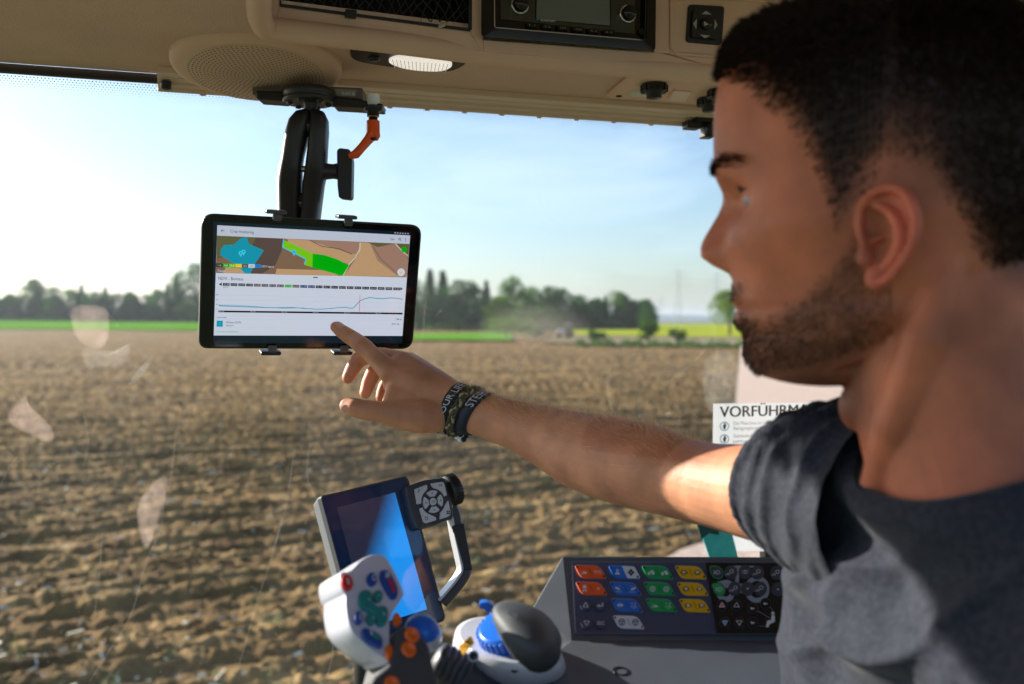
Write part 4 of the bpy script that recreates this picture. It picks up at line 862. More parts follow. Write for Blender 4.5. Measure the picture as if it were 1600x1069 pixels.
# ================================================================ ARMREST TERMINAL
q4 = lambda x, y: (470 + x / 3.153, 730 + y / 3.153)
MT = [P(*q4(100, 148), .905), P(*q4(518, 50), .955), P(*q4(708, 752), .925), P(*q4(300, 860), .875)]
mpn = Plane(sum(MT, Vector()) / 4, (MT[1] - MT[0]), (MT[3] - MT[0]) + (MT[2] - MT[1]))
M = lambda x, y, off=0: mpn.hit(*q4(x, y), off)
ter = thing("terminal_display", mpn.o, "tilted touch terminal with a blue reflecting screen and a side handle on the armrest", "display")
m_cas = mat("terminal_case", (.15, .16, .17), .45, bump=(700, .2, .0004)); m_ttrim = mat("slate_plastic", (.040, .043, .055), .42, bump=(800, .2, .0004))
k = MB(); fo = rp2([(97, 143), (515, 44), (530, 60), (712, 740), (700, 762), (290, 872)], [16, 14, 14, 24, 14, 16]); 
A_ = [M(x, y) for x, y in fo]; cen = sum(A_, Vector()) / len(A_); hh = -mpn.n
B_ = [p + hh * .010 + (p - cen) * .008 for p in A_]; C_ = [p + hh * .034 + (p - cen) * -.03 for p in A_]
k.loft([C_, B_], m_cas, False); k.loft([B_, A_], m_ttrim, False); k.build("case", ter, bevel=.001)
m_tg2 = mat("terminal_glass_sky_tint", (.004, .035, .11), .04, spec=1.0); m_tscr = mat("terminal_screen_sky_reflection", (.012, .012, .018), .045, spec=1.0, emit=.55, ecol=lin(10, 95, 180))  # reflected sky is put into the blue base colour of the glass
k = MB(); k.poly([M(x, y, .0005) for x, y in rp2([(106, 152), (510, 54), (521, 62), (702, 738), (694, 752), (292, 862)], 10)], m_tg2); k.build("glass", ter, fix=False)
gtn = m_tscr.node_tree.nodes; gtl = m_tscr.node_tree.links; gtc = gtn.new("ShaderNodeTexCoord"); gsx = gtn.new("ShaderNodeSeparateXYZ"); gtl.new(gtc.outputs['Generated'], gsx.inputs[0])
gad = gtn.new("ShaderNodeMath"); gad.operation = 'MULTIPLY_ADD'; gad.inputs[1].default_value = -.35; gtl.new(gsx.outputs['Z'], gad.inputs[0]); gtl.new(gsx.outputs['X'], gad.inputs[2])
grr = gtn.new("ShaderNodeValToRGB"); grr.color_ramp.elements[0].position = .12; grr.color_ramp.elements[0].color = (.012, .014, .03, 1); grr.color_ramp.elements[1].position = .42; grr.color_ramp.elements[1].color = (.003, .20, .62, 1); gtl.new(gad.outputs[0], grr.inputs[0]); gtl.new(grr.outputs[0], gtn['Principled BSDF'].inputs['Emission Color'])  # dark-to-blue sky reflection painted as an emission gradient on the screen
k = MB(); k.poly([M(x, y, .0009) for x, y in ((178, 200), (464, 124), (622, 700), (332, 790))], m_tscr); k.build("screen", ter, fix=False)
q6 = lambda x, y: (620 + x / 4.65, 730 + y / 4.65)
N_ = lambda x, y, off=0: mpn.hit(*q6(x, y), off)
k = MB(); k.prism([N_(x, y, .011) for x, y in rp2([(62, 150), (90, 130), (200, 90), (345, 72), (362, 110), (412, 300), (415, 370), (300, 415), (150, 450), (120, 400), (75, 240)], [10, 16, 30, 16, 10, 10, 20, 20, 16, 20, 20])], hh * .020, m_ttrim); kp = k.build("keypad", ter, bevel=.0022)
m_key = mat("silver_key", (.55, .56, .60), .35); m_keyp = mat("key_print", (.03, .03, .035), .5)
def arcq(cx, cy, rx, ry, a0, a1, n=8): return [(cx + rx * math.cos(R(a)), cy + ry * math.sin(R(a))) for a in [a0 + (a1 - a0) * i / n for i in range(n + 1)]]
keys = [[(130, 160), (215, 128), (222, 135), (222, 160)] + arcq(265, 250, 88, 96, 238, 180, 5) + [(185, 262), (148, 270)],
        [(245, 118), (335, 106), (345, 118), (366, 205), (345, 212)] + arcq(265, 250, 88, 96, 330, 285, 5) + [(262, 148)],
        [(165, 300), (190, 292)] + arcq(265, 250, 88, 98, 150, 105, 5) + [(285, 365), (288, 385), (210, 408), (195, 400)],
        [(312, 380), (316, 345)] + arcq(265, 250, 88, 98, 55, 15, 5) + [(375, 238), (392, 330), (385, 355)]]
for kk in keys:
    k = MB(); k.prism([N_(x, y, .0128) for x, y in rp2(kk, 7, 2)], hh * .003, m_key); k.build("key", kp, bevel=.0004)
for a in (0, 90, 180, 270):
    rot = R(-8); kk = arcq(265, 250, 72, 82, a - 34 - 8, a + 34 - 8, 6) + arcq(265, 250, 34, 38, a + 26 - 8, a - 26 - 8, 4)
    k = MB(); k.prism([N_(x, y, .0135) for x, y in rp2(kk, 6, 2)], hh * .003, m_key)
    cx, cy = 265 + 54 * math.cos(R(a - 8)), 250 + 61 * math.sin(R(a - 8)); dx, dy = math.cos(R(a - 8)), math.sin(R(a - 8))
    k.poly([N_(cx + dx * 7, cy + dy * 7, .0138), N_(cx - dx * 3 - dy * 8, cy - dy * 3 + dx * 8, .0138), N_(cx - dx * 3 + dy * 8, cy - dy * 3 - dx * 8, .0138)], m_keyp); k.build("key", kp)
k = MB(); k.prism([N_(x, y, .0145) for x, y in disc2(265, 250, 24, 27, 20)], hh * .003, m_key); mpk = Plane(mpn.o + mpn.n * .0145, mpn.u, mpn.v); text_on(k, mpk, "OK", q6(254, 257), q6(280, 254), 3.0, m_keyp, .0003); k.build("key", kp)
k = MB(); mk2 = Plane(mpn.o + mpn.n * .0128, mpn.u, mpn.v)
text_on(k, mk2, "?", q6(152, 190), q6(168, 186), 5.5, m_keyp, .0003)
for pts in ([(308, 128), (326, 125)], [(308, 128), (310, 138), (328, 135), (326, 125)], [(203, 372), (214, 360), (228, 368)], [(208, 372), (210, 386), (224, 382), (223, 369)]): line_on(k, mk2, [q6(*p) for p in pts], .7, m_keyp, .0003)
for i in range(4):
    x, y = 362 + (i % 2) * 13, 317 + (i // 2) * 14; k.poly([mk2.hit(*q6(a, b), .0003) for a, b in ((x, y), (x + 10, y - 1), (x + 11, y + 10), (x + 1, y + 11))], m_keyp)
k.build("key_symbols", kp, fix=False)
c = N_(398, 172, -.002); k = MB(); axk = (mpn.u * .95 - mpn.v * .1).normalized(); k.lathe(N_(365, 178, .0), axk, [(.0150, 0), (.0165, .002), (.0165, .011), (.014, .0125), (.0001, .0126)], m_blk, 36)
for i in range(28):
    t = i * 6.283 / 28; a2 = mpn.n * math.cos(t) + mpn.n.cross(axk) * math.sin(t); k.box(N_(365, 178, .0) + axk * .0065 + a2 * .0166, axk * .0044, a2 * .0007, axk.cross(a2) * .0006, m_blk)
k.build("scroll_wheel", ter)
# handle
hpts = [(395, 300), (420, 340), (445, 480), (480, 640), (498, 740), (470, 810), (400, 900), (325, 985)]
hp = smooth2(hpts, 5, False)
k = MB(); rings = []
wd0 = lambda t: 1
for i, (x, y) in enumerate(hp):
    x2, y2 = hp[min(i + 1, len(hp) - 1)]; x1, y1 = hp[max(i - 1, 0)]; L_ = math.hypot(x2 - x1, y2 - y1); nx, ny = -(y2 - y1) / L_, (x2 - x1) / L_
    w_ = 46
    rings.append([N_(x + nx * w_, y + ny * w_, -.004), N_(x + nx * w_ * .2, y + ny * w_ * .2, .004), N_(x - nx * w_ * .8, y - ny * w_ * .8, .004), N_(x - nx * w_, y - ny * w_, .0), N_(x - nx * w_, y - ny * w_, -.016), N_(x + nx * w_, y + ny * w_, -.020)])
k.loft(rings, m_ttrim, False); hdl = k.build("handle", ter, bevel=.0015)
k = MB(); rings = []
for i, (x, y) in enumerate(hp):
    x2, y2 = hp[min(i + 1, len(hp) - 1)]; x1, y1 = hp[max(i - 1, 0)]; L_ = math.hypot(x2 - x1, y2 - y1); nx, ny = -(y2 - y1) / L_, (x2 - x1) / L_
    rings.append([N_(x + nx * 66, y + ny * 66, -.010), N_(x + nx * 30, y + ny * 30, .0038), N_(x + nx * 14, y + ny * 14, .0042), N_(x + nx * 14, y + ny * 14, -.014)])
k.loft(rings, mat("satin_metal", (.62, .63, .66), .32, .35), False); k.build("handle_inlay", hdl, bevel=.001)
k = MB(); k.prism([N_(x, y, .0055) for x, y in rp2([(405, 425), (490, 405), (552, 748), (495, 748), (480, 690)], 10)], hh * .004, m_blk); k.build("grip_pad", hdl, bevel=.001)
k = MB(); b0 = M(560, 700, -.03); k.tube([b0, b0 + Vector((.01, .03, -.10)), b0 + Vector((.02, 0, -.30))], .018, m_ttrim, 16); k.build("stem", ter)
# ================================================================ CONSOLE
m_con = mat("console_grained", (.080, .092, .112), .40, bump=(1500, .35, .0006), var=(30, (.092, .105, .126)))
con = thing("armrest_console", P(1000, 1000, .76), "slate grey armrest console with a slanted panel of coloured buttons beside the man", "console")
A = P(879, 866, .835); B = P(1330, 868, .865); C = P(893, 1001, .765); D = P(1330, 1000, .795); I = P(830, 950, .80); E_ = P(700, 1052, .755); Gp = P(690, 1180, .60); Hh = P(1330, 1180, .62)
dn0 = -UP * .22; I2 = P(760, 985, .80)
k = MB(); vs = [A, B, D, C, I, I2, E_, Gp, Hh]; n9 = len(vs)
fs = [(0, 1, 2, 3), (4, 0, 3), (4, 3, 5), (5, 3, 6), (6, 3, 7), (3, 2, 8, 7)]
bt = [v + dn0 for v in vs]; ol = [0, 4, 5, 6, 7, 8, 2, 1]
k.add(vs + bt, fs + [(ol[i], ol[(i + 1) % 8], ol[(i + 1) % 8] + n9, ol[i] + n9) for i in range(8)] + [tuple(n9 + q for q in ol)], m_con); k.build("housing", con, bevel=.0035, seg=3)
cp = plane3(A, B, C); K = lambda x, y, off=0: cp.hit(x, y, off); c8 = lambda x, y: (880 + x / 4.706, 870 + y / 4.706)
m_pan = mat("panel_foil", (.060, .072, .13), .5); m_pgl = mat("panel_gloss", (.004, .006, .014), .15)
k = MB(); k.prism([K(*c8(x, y), .0012) for x, y in rp2([(62, 36), (2100, 44), (2100, 566), (88, 566)], 14)], -cp.n * .001, m_pan); fp_ = k.build("panel_frame", con, bevel=.0005)
k = MB(); line_on(k, cp, [c8(*p) for p in rp2([(62, 36), (2100, 44), (2100, 566), (88, 566)], 14)] + [c8(62, 50)], .8, mat("panel_edge", (.13, .15, .20), .4), .00135)
k.prism([K(*c8(x, y), .0020) for x, y in ((1049, 42), (2100, 50), (2100, 562), (1130, 560))], -cp.n * .0006, m_pgl)
m_sil = mat("silhouette_print", (.28, .30, .36), .5)
for cx, cy, ro, ri in ((1195, 262, 68, 30), (1425, 240, 92, 58)):
    a = [(cx + ro * math.cos(t), cy + ro * 1.08 * math.sin(t)) for t in [6.2832 * i / 28 for i in range(29)]]; b2 = [(cx + ri * math.cos(t), cy + ri * 1.08 * math.sin(t)) for t in [6.2832 * i / 28 for i in range(29)]]
    for i in range(28): k.poly([K(*c8(*q), .0024) for q in (a[i], a[i + 1], b2[i + 1], b2[i])], m_sil)
for pts in ([(1250, 66), (1410, 66), (1415, 80), (1300, 84), (1290, 195), (1320, 200), (1320, 266), (1290, 266), (1262, 200), (1276, 84), (1250, 74)], [(1130, 185), (1200, 168), (1262, 190), (1262, 210), (1160, 196)],
            [(1532, 430), (1556, 430), (1556, 478), (1520, 494), (1508, 520), (1490, 516), (1500, 470), (1530, 464)]): k.poly([K(*c8(*q), .0025) for q in pts], m_sil if pts[0][0] < 1500 else m_white)
k.poly([K(*c8(*q), .0026) for q in disc2(1542, 416, 12, n=12)], m_white)
for pts in ([(1420, 395), (1528, 455)], [(1510, 360), (1536, 385), (1540, 402)], [(1440, 508), (1490, 514)]): line_on(k, cp, [c8(*p) for p in pts], .7, m_sil, .0026)
k.build("glossy_panel", con, fix=False)
mb_r = mat("key_red", (.85, .11, .02), .45); mb_b = mat("key_blue", (.012, .15, .60), .45); mb_g = mat("key_green", (.008, .34, .09), .45); mb_y = mat("key_yellow", (.80, .42, .01), .45); mb_w = mat("key_white", (.60, .64, .72), .45)
m_ink = mat("key_ink", (.01, .01, .012), .5); m_pr = mat("key_icon", (.62, .64, .68), .5); mb_d = mat("key_dark", (.045, .052, .075), .45)
def rect(cx, cy, w_, h_, r_=0): return [(cx - w_ / 2 + r_, cy - h_ / 2), (cx + w_ / 2 + r_, cy - h_ / 2), (cx + w_ / 2 - r_, cy + h_ / 2), (cx - w_ / 2 - r_, cy + h_ / 2)]
def icon(k, t, x, y, m):
    pf = lambda pts: k.poly([K(*c8(*q), .0034) for q in pts], m)
    lf = lambda pts, w_=.9: line_on(k, cp, [c8(*q) for q in pts], w_, m, .0035)
    if t == 'tractor': pf(disc2(x - 14, y + 12, 9, n=12)); pf(disc2(x + 16, y + 6, 12, n=12)); pf([(x - 22, y - 2), (x - 2, y - 4), (x + 2, y - 14), (x + 18, y - 14), (x + 20, y + 2), (x - 20, y + 6)])
    elif t == 'lift': pf([(x - 26, y - 12), (x + 18, y + 2), (x + 24, y + 12), (x - 20, y + 8), (x + 4, y + 2)]); lf([(x - 24, y + 14), (x + 24, y + 14)])
    elif t == 'gear':
        pf(rect(x, y, 30, 24))
        for a in range(8): pf([(x + 22 * math.cos(a * .785 + b2), y + 22 * math.sin(a * .785 + b2)) for b2 in (-.2, .2)] + [(x + 14 * math.cos(a * .785), y + 14 * math.sin(a * .785))])
        lf([(x - 26, y), (x + 26, y)], 1.6)
    elif t == 'bar': lf([(x - 24, y - 10), (x + 8, y + 8)], 2.6); lf([(x - 24, y + 22), (x + 24, y + 24)], .6); pf(disc2(x + 6, y - 18, 3, n=8))
    elif t == 'bar2': lf([(x + 24, y - 10), (x - 8, y + 8)], 2.6); lf([(x - 24, y + 22), (x + 24, y + 24)], .6); pf(disc2(x - 6, y - 18, 3, n=8))
    elif t == 'ring': lf(disc2(x, y + 2, 18, n=14) + [(x + 18, y + 2)], 1.3); lf([(x, y - 10), (x, y + 12)], 1.2); lf([(x - 8, y + 2), (x + 8, y + 2)], 1)
    elif t == 'wheel': lf(disc2(x, y, 22, n=16) + [(x + 22, y)], 1.2); lf([(x, y), (x, y + 20)], 1.2); lf([(x - 20, y - 6), (x + 20, y - 6)], 1.2)
    elif t == 'diff': pf(rect(x - 12, y, 10, 22)); pf(rect(x + 12, y, 10, 22)); lf([(x - 22, y), (x + 22, y)], 1.4); lf([(x, y - 16), (x, y + 16)], 1)
    elif t == 'pto': pf(rect(x, y, 40, 18)); lf([(x - 16, y - 16), (x - 16, y + 16)], 1.5); lf([(x + 4, y - 14), (x + 4, y + 14)], 1)
    elif t == 'cross': [pf(disc2(x + a, y + b2, 10, n=10)) for a, b2 in ((0, -14), (0, 14), (-14, 0), (14, 0))]
    elif t == 'scatter': [pf(disc2(x + a, y + b2, 5, n=6)) for a, b2 in ((-14, -14), (10, -14), (-16, 8), (4, 2), (16, 12), (0, 18))]
    elif t == 'hitch': pf(disc2(x, y - 10, 14, n=14)); pf(rect(x, y + 14, 34, 8)); lf([(x - 12, y + 22), (x - 12, y + 28)]); lf([(x + 12, y + 22), (x + 12, y + 28)])
    elif t == 'lock': pf(rect(x, y + 12, 34, 10)); lf([(x - 6, y - 18), (x - 6, y + 6), (x + 6, y + 6), (x + 6, y - 18), (x - 6, y - 18)], 1)
    elif t == 'lamp': pf([(x + 2, y - 14)] + arcq(x + 2, y, 20, 14, -90, 90, 6) + [(x + 2, y + 14)]) if False else lf([(x, y - 14)] + arcq(x + 2, y, 20, 14, -90, 90, 6) + [(x, y + 14), (x, y - 14)], .9); [lf([(x - 24, y + q), (x - 8, y + q)], .8) for q in (-10, -3, 4, 11)]
    elif t == 'spot': lf(disc2(x + 6, y - 8, 13, n=12) + [(x + 19, y - 8)], .9); [lf([(x - 4 - q, y + 6), (x - 14 - q * 1.6, y + 20)], .7) for q in (0, 8, 16)]
    elif t == 'beacon': lf(rect(x, y, 14, 22) + [(x - 7, y - 11)], .9); [lf([(x + s_ * 14, y - 6), (x + s_ * 24, y - 12)], .7) or lf([(x + s_ * 14, y + 4), (x + s_ * 24, y + 8)], .7) for s_ in (-1, 1)]
    elif t == 'dot': pf(disc2(x, y, 7, n=10))
    elif t == 'tri': lf([(x - 20, y + 14), (x, y - 20), (x + 20, y + 14), (x - 20, y + 14)], 1.0)
    elif t == 'trid': lf([(x - 20, y - 14), (x, y + 20), (x + 20, y - 14), (x - 20, y - 14)], 1.0)
    elif t == 'arr': pf([(x - 18, y - 8), (x + 20, y), (x - 10, y + 10)])
    elif t == 'enter': pf([(x - 24, y + 6), (x - 2, y - 6), (x - 2, y + 18)]); lf([(x - 6, y + 6), (x + 20, y + 6), (x + 20, y - 16)], 1.6)
    elif len(t) < 6: text_on(k, cp, t, c8(x - 9 * len(t), y + 13), c8(x + 9 * len(t), y + 13), 5.2, m, .0035)
BT = [(85, 62, mb_r, m_pr, 'lift', 'TMS'), (333, 65, mb_b, m_pr, 'lock', 'cross'), (578, 66, mb_g, m_pr, 'tractor', 'tractor'), (822, 66, mb_y, m_sil, 'gear', 'gear'),
      (92, 184, mb_r, m_pr, 'hitch', 'N'), (342, 186, mb_b, m_pr, 'bar', 'bar2'), (592, 186, mb_g, m_pr, 'ring', 'ring'), (837, 188, mb_y, m_pr, 'gear', 'diff'),
      (353, 308, mb_b, m_pr, 'diff', 'scatter'), (607, 308, mb_g, m_pr, 'lift', 'scatter'), (853, 310, mb_y, m_sil, 'pto', 'pto'), (365, 432, mb_w, m_ink, 'wheel', 'wheel')]
for x, y, m, im, a, b2 in BT:
    k = MB(); sh = rp2([(x, y), (x + 180, y + 5), (x + 234, y + 97), (x + 45, y + 92)], [16, 40, 16, 40], 4)
    edge = [(x - 3, y - 3), (x + 182, y + 2), (x + 238, y + 100), (x + 43, y + 95)]
    k.prism([K(*c8(*q), .0022) for q in rp2(edge, [18, 42, 18, 42], 4)], -cp.n * .0012, m_sil)
    k.prism([K(*c8(*q), .0030) for q in sh], -cp.n * .0012, m)
    if a == 'lock': k.poly([K(*c8(*q), .0032) for q in ((x + 98, y + 2), (x + 180, y + 5), (x + 196, y + 14), (x + 232, y + 84), (x + 226, y + 95), (x + 140, y + 94))], mb_w)
    else: line_on(k, cp, [c8(x + 105, y + 22), c8(x + 128, y + 74)], .6, m_ink, .0034)
    for q in ((x + 17, y + 15), (x + 215, y + 82)): k.poly([K(*c8(*p), .0034) for p in disc2(*q, 8, n=12)], m_ink)
    i1 = im if not (m is mb_y) else m_ink
    icon(k, a, x + 66, y + 48, im if m is not mb_y else m_ink); icon(k, b2, x + 166, y + 50, m_ink if a == 'lock' else (im if m is not mb_y else m_ink))
    if m is mb_y:
        for q in (x + 66, x + 166): k.poly([K(*c8(*p), .0037) for p in rect(q, y + 48, 24, 16)], m_pr)
    k.build("button", con, fix=False)
RB = [(165, 355, 'tri', 0), (270, 355, 'enter', 0), (172, 487, 'trid', 0), (278, 487, 'ESC', 0), (1130, 115, 'lamp', 2), (1232, 115, 'spot', 1), (1338, 112, 'beacon', 1), (1430, 115, 'spot', 1), (1570, 118, 'spot', 1), (1145, 240, 'lamp', 3), (1260, 235, 'spot', 1), (1357, 235, 'dot', 1), (1450, 235, 'spot', 1), (1580, 240, 'dot', 1),
      (1168, 355, 'tri', 4), (1275, 355, 'tri', 0), (1190, 485, 'trid', 5), (1295, 485, 'trid', 0), (1393, 380, 'arr', 0), (1488, 345, 'arr', 0), (1395, 485, 'arr', 0)]
for x, y, t, kd in RB:
    k = MB(); rad = 46 if kd in (1, 2, 3) else 38; m = {0: m_pan if x < 1000 else m_pgl, 1: mb_d, 2: mb_d, 3: mb_g, 4: m_pgl, 5: m_pgl}[kd]
    sh = disc2(x, y, rad, rad * 1.08, 22) if kd not in (2, 3) else rp2([(x - 58, y - 46), (x + 10, y - 48), (x + 50, y - 10), (x + 40, y + 40), (x, y + 46), (x - 34, y + 24)], 26, 5)
    k.prism([K(*c8(*q), .0028) for q in [(x + (a - x) * 1.05, y + (b2 - y) * 1.05) for a, b2 in sh]], -cp.n * .001, mb_g if kd == 2 else (mb_d if kd in (0, 4, 5) else m_sil if False else mb_d))
    k.prism([K(*c8(*q), .0031) for q in [(x + (a - x) * .94, y + (b2 - y) * .94) for a, b2 in sh]], -cp.n * .001, m)
    if kd == 4: k.poly([K(*c8(*q), .0033) for q in ((x - 18, y + 13), (x, y - 18), (x + 18, y + 13))], mb_r)
    if kd == 5: k.poly([K(*c8(*q), .0033) for q in ((x - 18, y - 13), (x, y + 18), (x + 18, y - 13))], mat("key_sky", (.02, .30, .75), .4))
    icon(k, t, x, y, m_pr); k.build("round_button", con, fix=False)
dk = plane3(C, D, Gp); cs = dk.hit(970, 1049, .001)
k = MB(); k.lathe(cs, dk.n, [(.0068, -.0005), (.0066, .0006), (.0050, .0004), (.0048, -.003), (.0025, -.003), (.0001, -.0028)], m_blkg, 20); k.build("screw", con)
# ---------------------------------------------------------------- rotary hand rest unit
c1 = lambda x, y: (690 + x / 7.176, 920 + y / 7.176)
hr = thing("rotary_hand_rest", P(797, 1020, .72), "grey domed palm rest with a ribbed blue wheel on a silver base beside the joystick", "control")
m_svp = mat("silver_plastic", (.58, .59, .66), .34, .25, bump=(1200, .1, .0003)); m_dome = mat("soft_grey", (.050, .055, .064), .6, bump=(1500, .25, .0004))
def pxe(cx, cy, rx, ry, rot, d, n=48): return [P(*c1(*q), d + (q[1] - cy) * 0) for q in disc2(cx, cy, rx, ry, n, rot)]
def slab(specs, m, nm, par, **k2):                   # lofted ovals: (cx, cy, rx, ry, rot, depth_front, depth_back) traced, tilted away at the top
    rings = []
    for cx, cy, rx, ry, rot, d, tilt in specs:
        rings.append([P(*c1(*q), d + (cy - q[1]) / max(ry, 1) * tilt) for q in disc2(cx, cy, rx, ry, 56, rot)])
    k = MB(); k.loft(rings, m); return k.build(nm, par, **k2)
base = slab([(750, 830, 640, 250, R(8), .735, .045), (750, 800, 650, 262, R(8), .73, .045), (745, 690, 625, 270, R(10), .722, .045), (700, 600, 560, 270, R(12), .718, .045), (680, 570, 480, 240, R(12), .716, .042)], m_svp, "base", hr)
slab([(760, 880, 620, 215, R(6), .745, .04), (760, 850, 640, 235, R(7), .738, .045)], m_blk, "base_gasket", hr)
# gasket collar
k = MB(); cc = P(*c1(745, 525), .705); axr = (UP * .86 - X * .30 - Y * .30).normalized()
k.lathe(cc - axr * .010, axr, [(.0255, -.012), (.0268, -.006), (.0255, -.002), (.021, .0)], m_blk, 48); k.build("collar", hr)
k = MB(); mbl = mat("blue_plastic", (.004, .13, .62), .3); k.lathe(cc, axr, [(.0210, -.012), (.0218, -.008), (.0212, .010), (.019, .012), (.0001, .012)], mbl, 60)
q = Vector((0, 0, 1)); a_ = (q - axr * q.dot(axr)).normalized(); b_ = axr.cross(a_)
for i in range(30):
    t = i * 6.283 / 30; dr_ = a_ * math.cos(t) + b_ * math.sin(t); k.box(cc + dr_ * .0218 + axr * .001, axr * .0095, dr_ * .0012, axr.cross(dr_) * .0014, mbl)
k.build("blue_wheel", hr, bevel=.0005)
slab([(1085, 790, 215, 200, 0, .712, .02), (1080, 700, 262, 230, R(-10), .70, .03), (1030, 580, 320, 290, R(20), .688, .035), (960, 470, 370, 270, R(28), .676, .035), (900, 400, 365, 225, R(30), .668, .03), (850, 345, 300, 165, R(28), .664, .02), (820, 310, 200, 100, R(25), .662, .012), (800, 290, 60, 30, R(25), .661, .004)], m_dome, "dome", hr)
k = MB(); k.prism([P(*c1(x, y), .692) for x, y in smooth2([(422, 190), (440, 160), (510, 155), (570, 185), (590, 215), (550, 245), (530, 275), (470, 235), (430, 222)], 4)], Y * .008, mbl); k.build("blue_lever", hr, bevel=.003)
bp2 = Plane(P(*c1(275, 635), .672), (P(*c1(340, 560), .674) - P(*c1(200, 640), .678)), P(*c1(240, 740), .668) - P(*c1(200, 640), .672))
m_yl = mat("yellow_label", (.85, .42, .01), .4)
k = MB(); k.prism([bp2.hit(*c1(x, y), .0) for x, y in rp2([(188, 638), (325, 530), (360, 610), (235, 745)], 12)], -bp2.n * .001, m_yl); k.poly([bp2.hit(*c1(x, y), .0004) for x, y in disc2(283, 597, 22, 20, 12)], m_ink); line_on(k, bp2, [c1(215, 660), c1(245, 645), c1(262, 620), c1(275, 660), c1(300, 640)], 1, m_ink, .0004); k.build("warning_label", hr, fix=False)
for x, y, s_ in ((355, 755, 34), (818, 905, 30)):
    k = MB(); k.lathe(P(*c1(x, y), .672), Vector((-.1, -.85, .45)), [(.0062 * s_ / 50, -.001), (.0060 * s_ / 50, .0006), (.0052 * s_ / 50, .0002), (.0050 * s_ / 50, -.003), (.0001, -.003)], m_svp, 20); k.lathe(P(*c1(x, y), .672), Vector((-.1, -.85, .45)), [(.003, -.002), (.003, .0002), (.0001, .0002)], m_blkg, 6); k.build("screw_recess", hr)
# ---------------------------------------------------------------- joystick
c7 = lambda x, y: (480 + x / 4.88, 850 + y / 4.88)
JP = Plane(P(565, 950, .64), (P(*c7(740, 385), .652) - P(*c7(285, 470), .618)), (P(*c7(500, 800), .600) - P(*c7(500, 200), .652)))
J = lambda x, y, off=0: JP.hit(*c7(x, y), off)
js = thing("drive_lever", JP.o, "white multi function drive lever studded with red, blue, teal and orange buttons", "joystick")
m_jw = mat("pearl_white", (.54, .55, .62), .30, .12, coat=.3)
fo = smooth2([(300, 215), (345, 185), (400, 128), (470, 88), (530, 76), (590, 92), (632, 145), (690, 255), (738, 375), (735, 400), (690, 475), (640, 560), (625, 700), (632, 905), (600, 885), (520, 845), (430, 770), (340, 680), (305, 600), (285, 480), (283, 395), (262, 360), (240, 300), (238, 250), (258, 215)], 3)
ext = P(*c7(300, 640), .68) - P(*c7(450, 560), .62); ext = P(520 - 37, 960 + 17, .655) - P(520, 960, .625)
A_ = [J(x, y, 0) for x, y in fo]; cen = sum(A_, Vector()) / len(A_)
A0 = [p + (cen - p) * .03 + JP.n * .0006 for p in A_]
k = MB(); k.loft([[p + ext + (cen - p) * .12 for p in A_], [p + ext * .86 + (cen - p) * .02 for p in A_], [p + ext * .5 for p in A_], [p + ext * .47 + (cen - p) * .004 for p in A_], [p + ext * .44 for p in A_], [p + ext * .06 for p in A_], A0], m_jw, True, True); k.build("head", js)
m_face = mat("lever_face", (.60, .57, .66), .4); k = MB(); k.poly([p + (cen - p) * .045 + JP.n * .0011 for p in A_], m_face); k.build("face_plate", js, fix=False)
m_jr = mat("button_red", (.55, .02, .02), .3); m_jb = mat("button_blue", (.006, .06, .30), .35); m_jt = mat("button_teal", (.004, .20, .20), .35); m_jo = mat("button_orange", (.80, .13, .01), .35); m_jl = mat("light_print", (.60, .65, .75), .5); m_jg = mat("button_green", (.01, .30, .10), .4)
def jbtn(pts, m, h_=.0045, deco=None, nm="button"):
    h_ = h_ * .5
    k = MB(); k.prism([J(x, y, h_ + .0016) for x, y in pts], -JP.n * (h_ + .001), m); bo = k.build(nm, js, bevel=.0011, seg=3)
    if deco: k = MB(); deco(k, h_ + .0019); k.build('symbol', bo, fix=False)
jbtn(disc2(308, 285, 44, 62, 24, R(-20)), m_jr, .005, lambda k, h: [line_on(k, JP, [c7(300, 262), c7(318, 275), c7(308, 292), c7(326, 308)], 1.6, m_jl, h + .001)])
jbtn(disc2(500, 262, 38, 50, 24, R(-10)), m_jb, .005, lambda k, h: [line_on(k, JP, [c7(*q) for q in disc2(512, 256, 14, 20, 12)], 1.4, m_jl, h)])
jbtn(smooth2([(560, 215), (580, 195), (625, 200), (650, 235), (692, 330), (692, 395), (665, 412), (635, 395), (575, 290)], 3), m_jb, .005, lambda k, h: [k.poly([J(x, y, h) for x, y in ((612, 268), (640, 262), (676, 360), (660, 372))], m_jr), [line_on(k, JP, [c7(598, 222 + 11 * q), c7(634, 212 + 11 * q)], 1.3, m_jl, h) for q in range(4)]])
jbtn(smooth2([(400, 400), (410, 360), (445, 345), (485, 355), (500, 400), (510, 445), (540, 470), (590, 468), (620, 500), (612, 590), (580, 618), (545, 605), (525, 545), (480, 505), (430, 490), (405, 450)], 3), m_jt, .006, lambda k, h: [line_on(k, JP, [c7(466, 412), c7(480, 432)], 1.2, m_jl, h), line_on(k, JP, [c7(580, 520), c7(590, 545)], 1.2, m_jl, h)])
jbtn(disc2(545, 392, 36, 46, 20), m_jt, .005, lambda k, h: [line_on(k, JP, [c7(545, 385), c7(556, 395)], 1, m_jl, h)])
jbtn(disc2(492, 563, 38, 50, 20), m_jt, .005, lambda k, h: [line_on(k, JP, [c7(498, 555), c7(508, 568)], 1, m_jl, h)])
jbtn(disc2(400, 555, 36, 50, 20), m_jb, .005, lambda k, h: [line_on(k, JP, [c7(*q) for q in disc2(414, 552, 14, 24, 12)], 1.4, m_jl, h)])
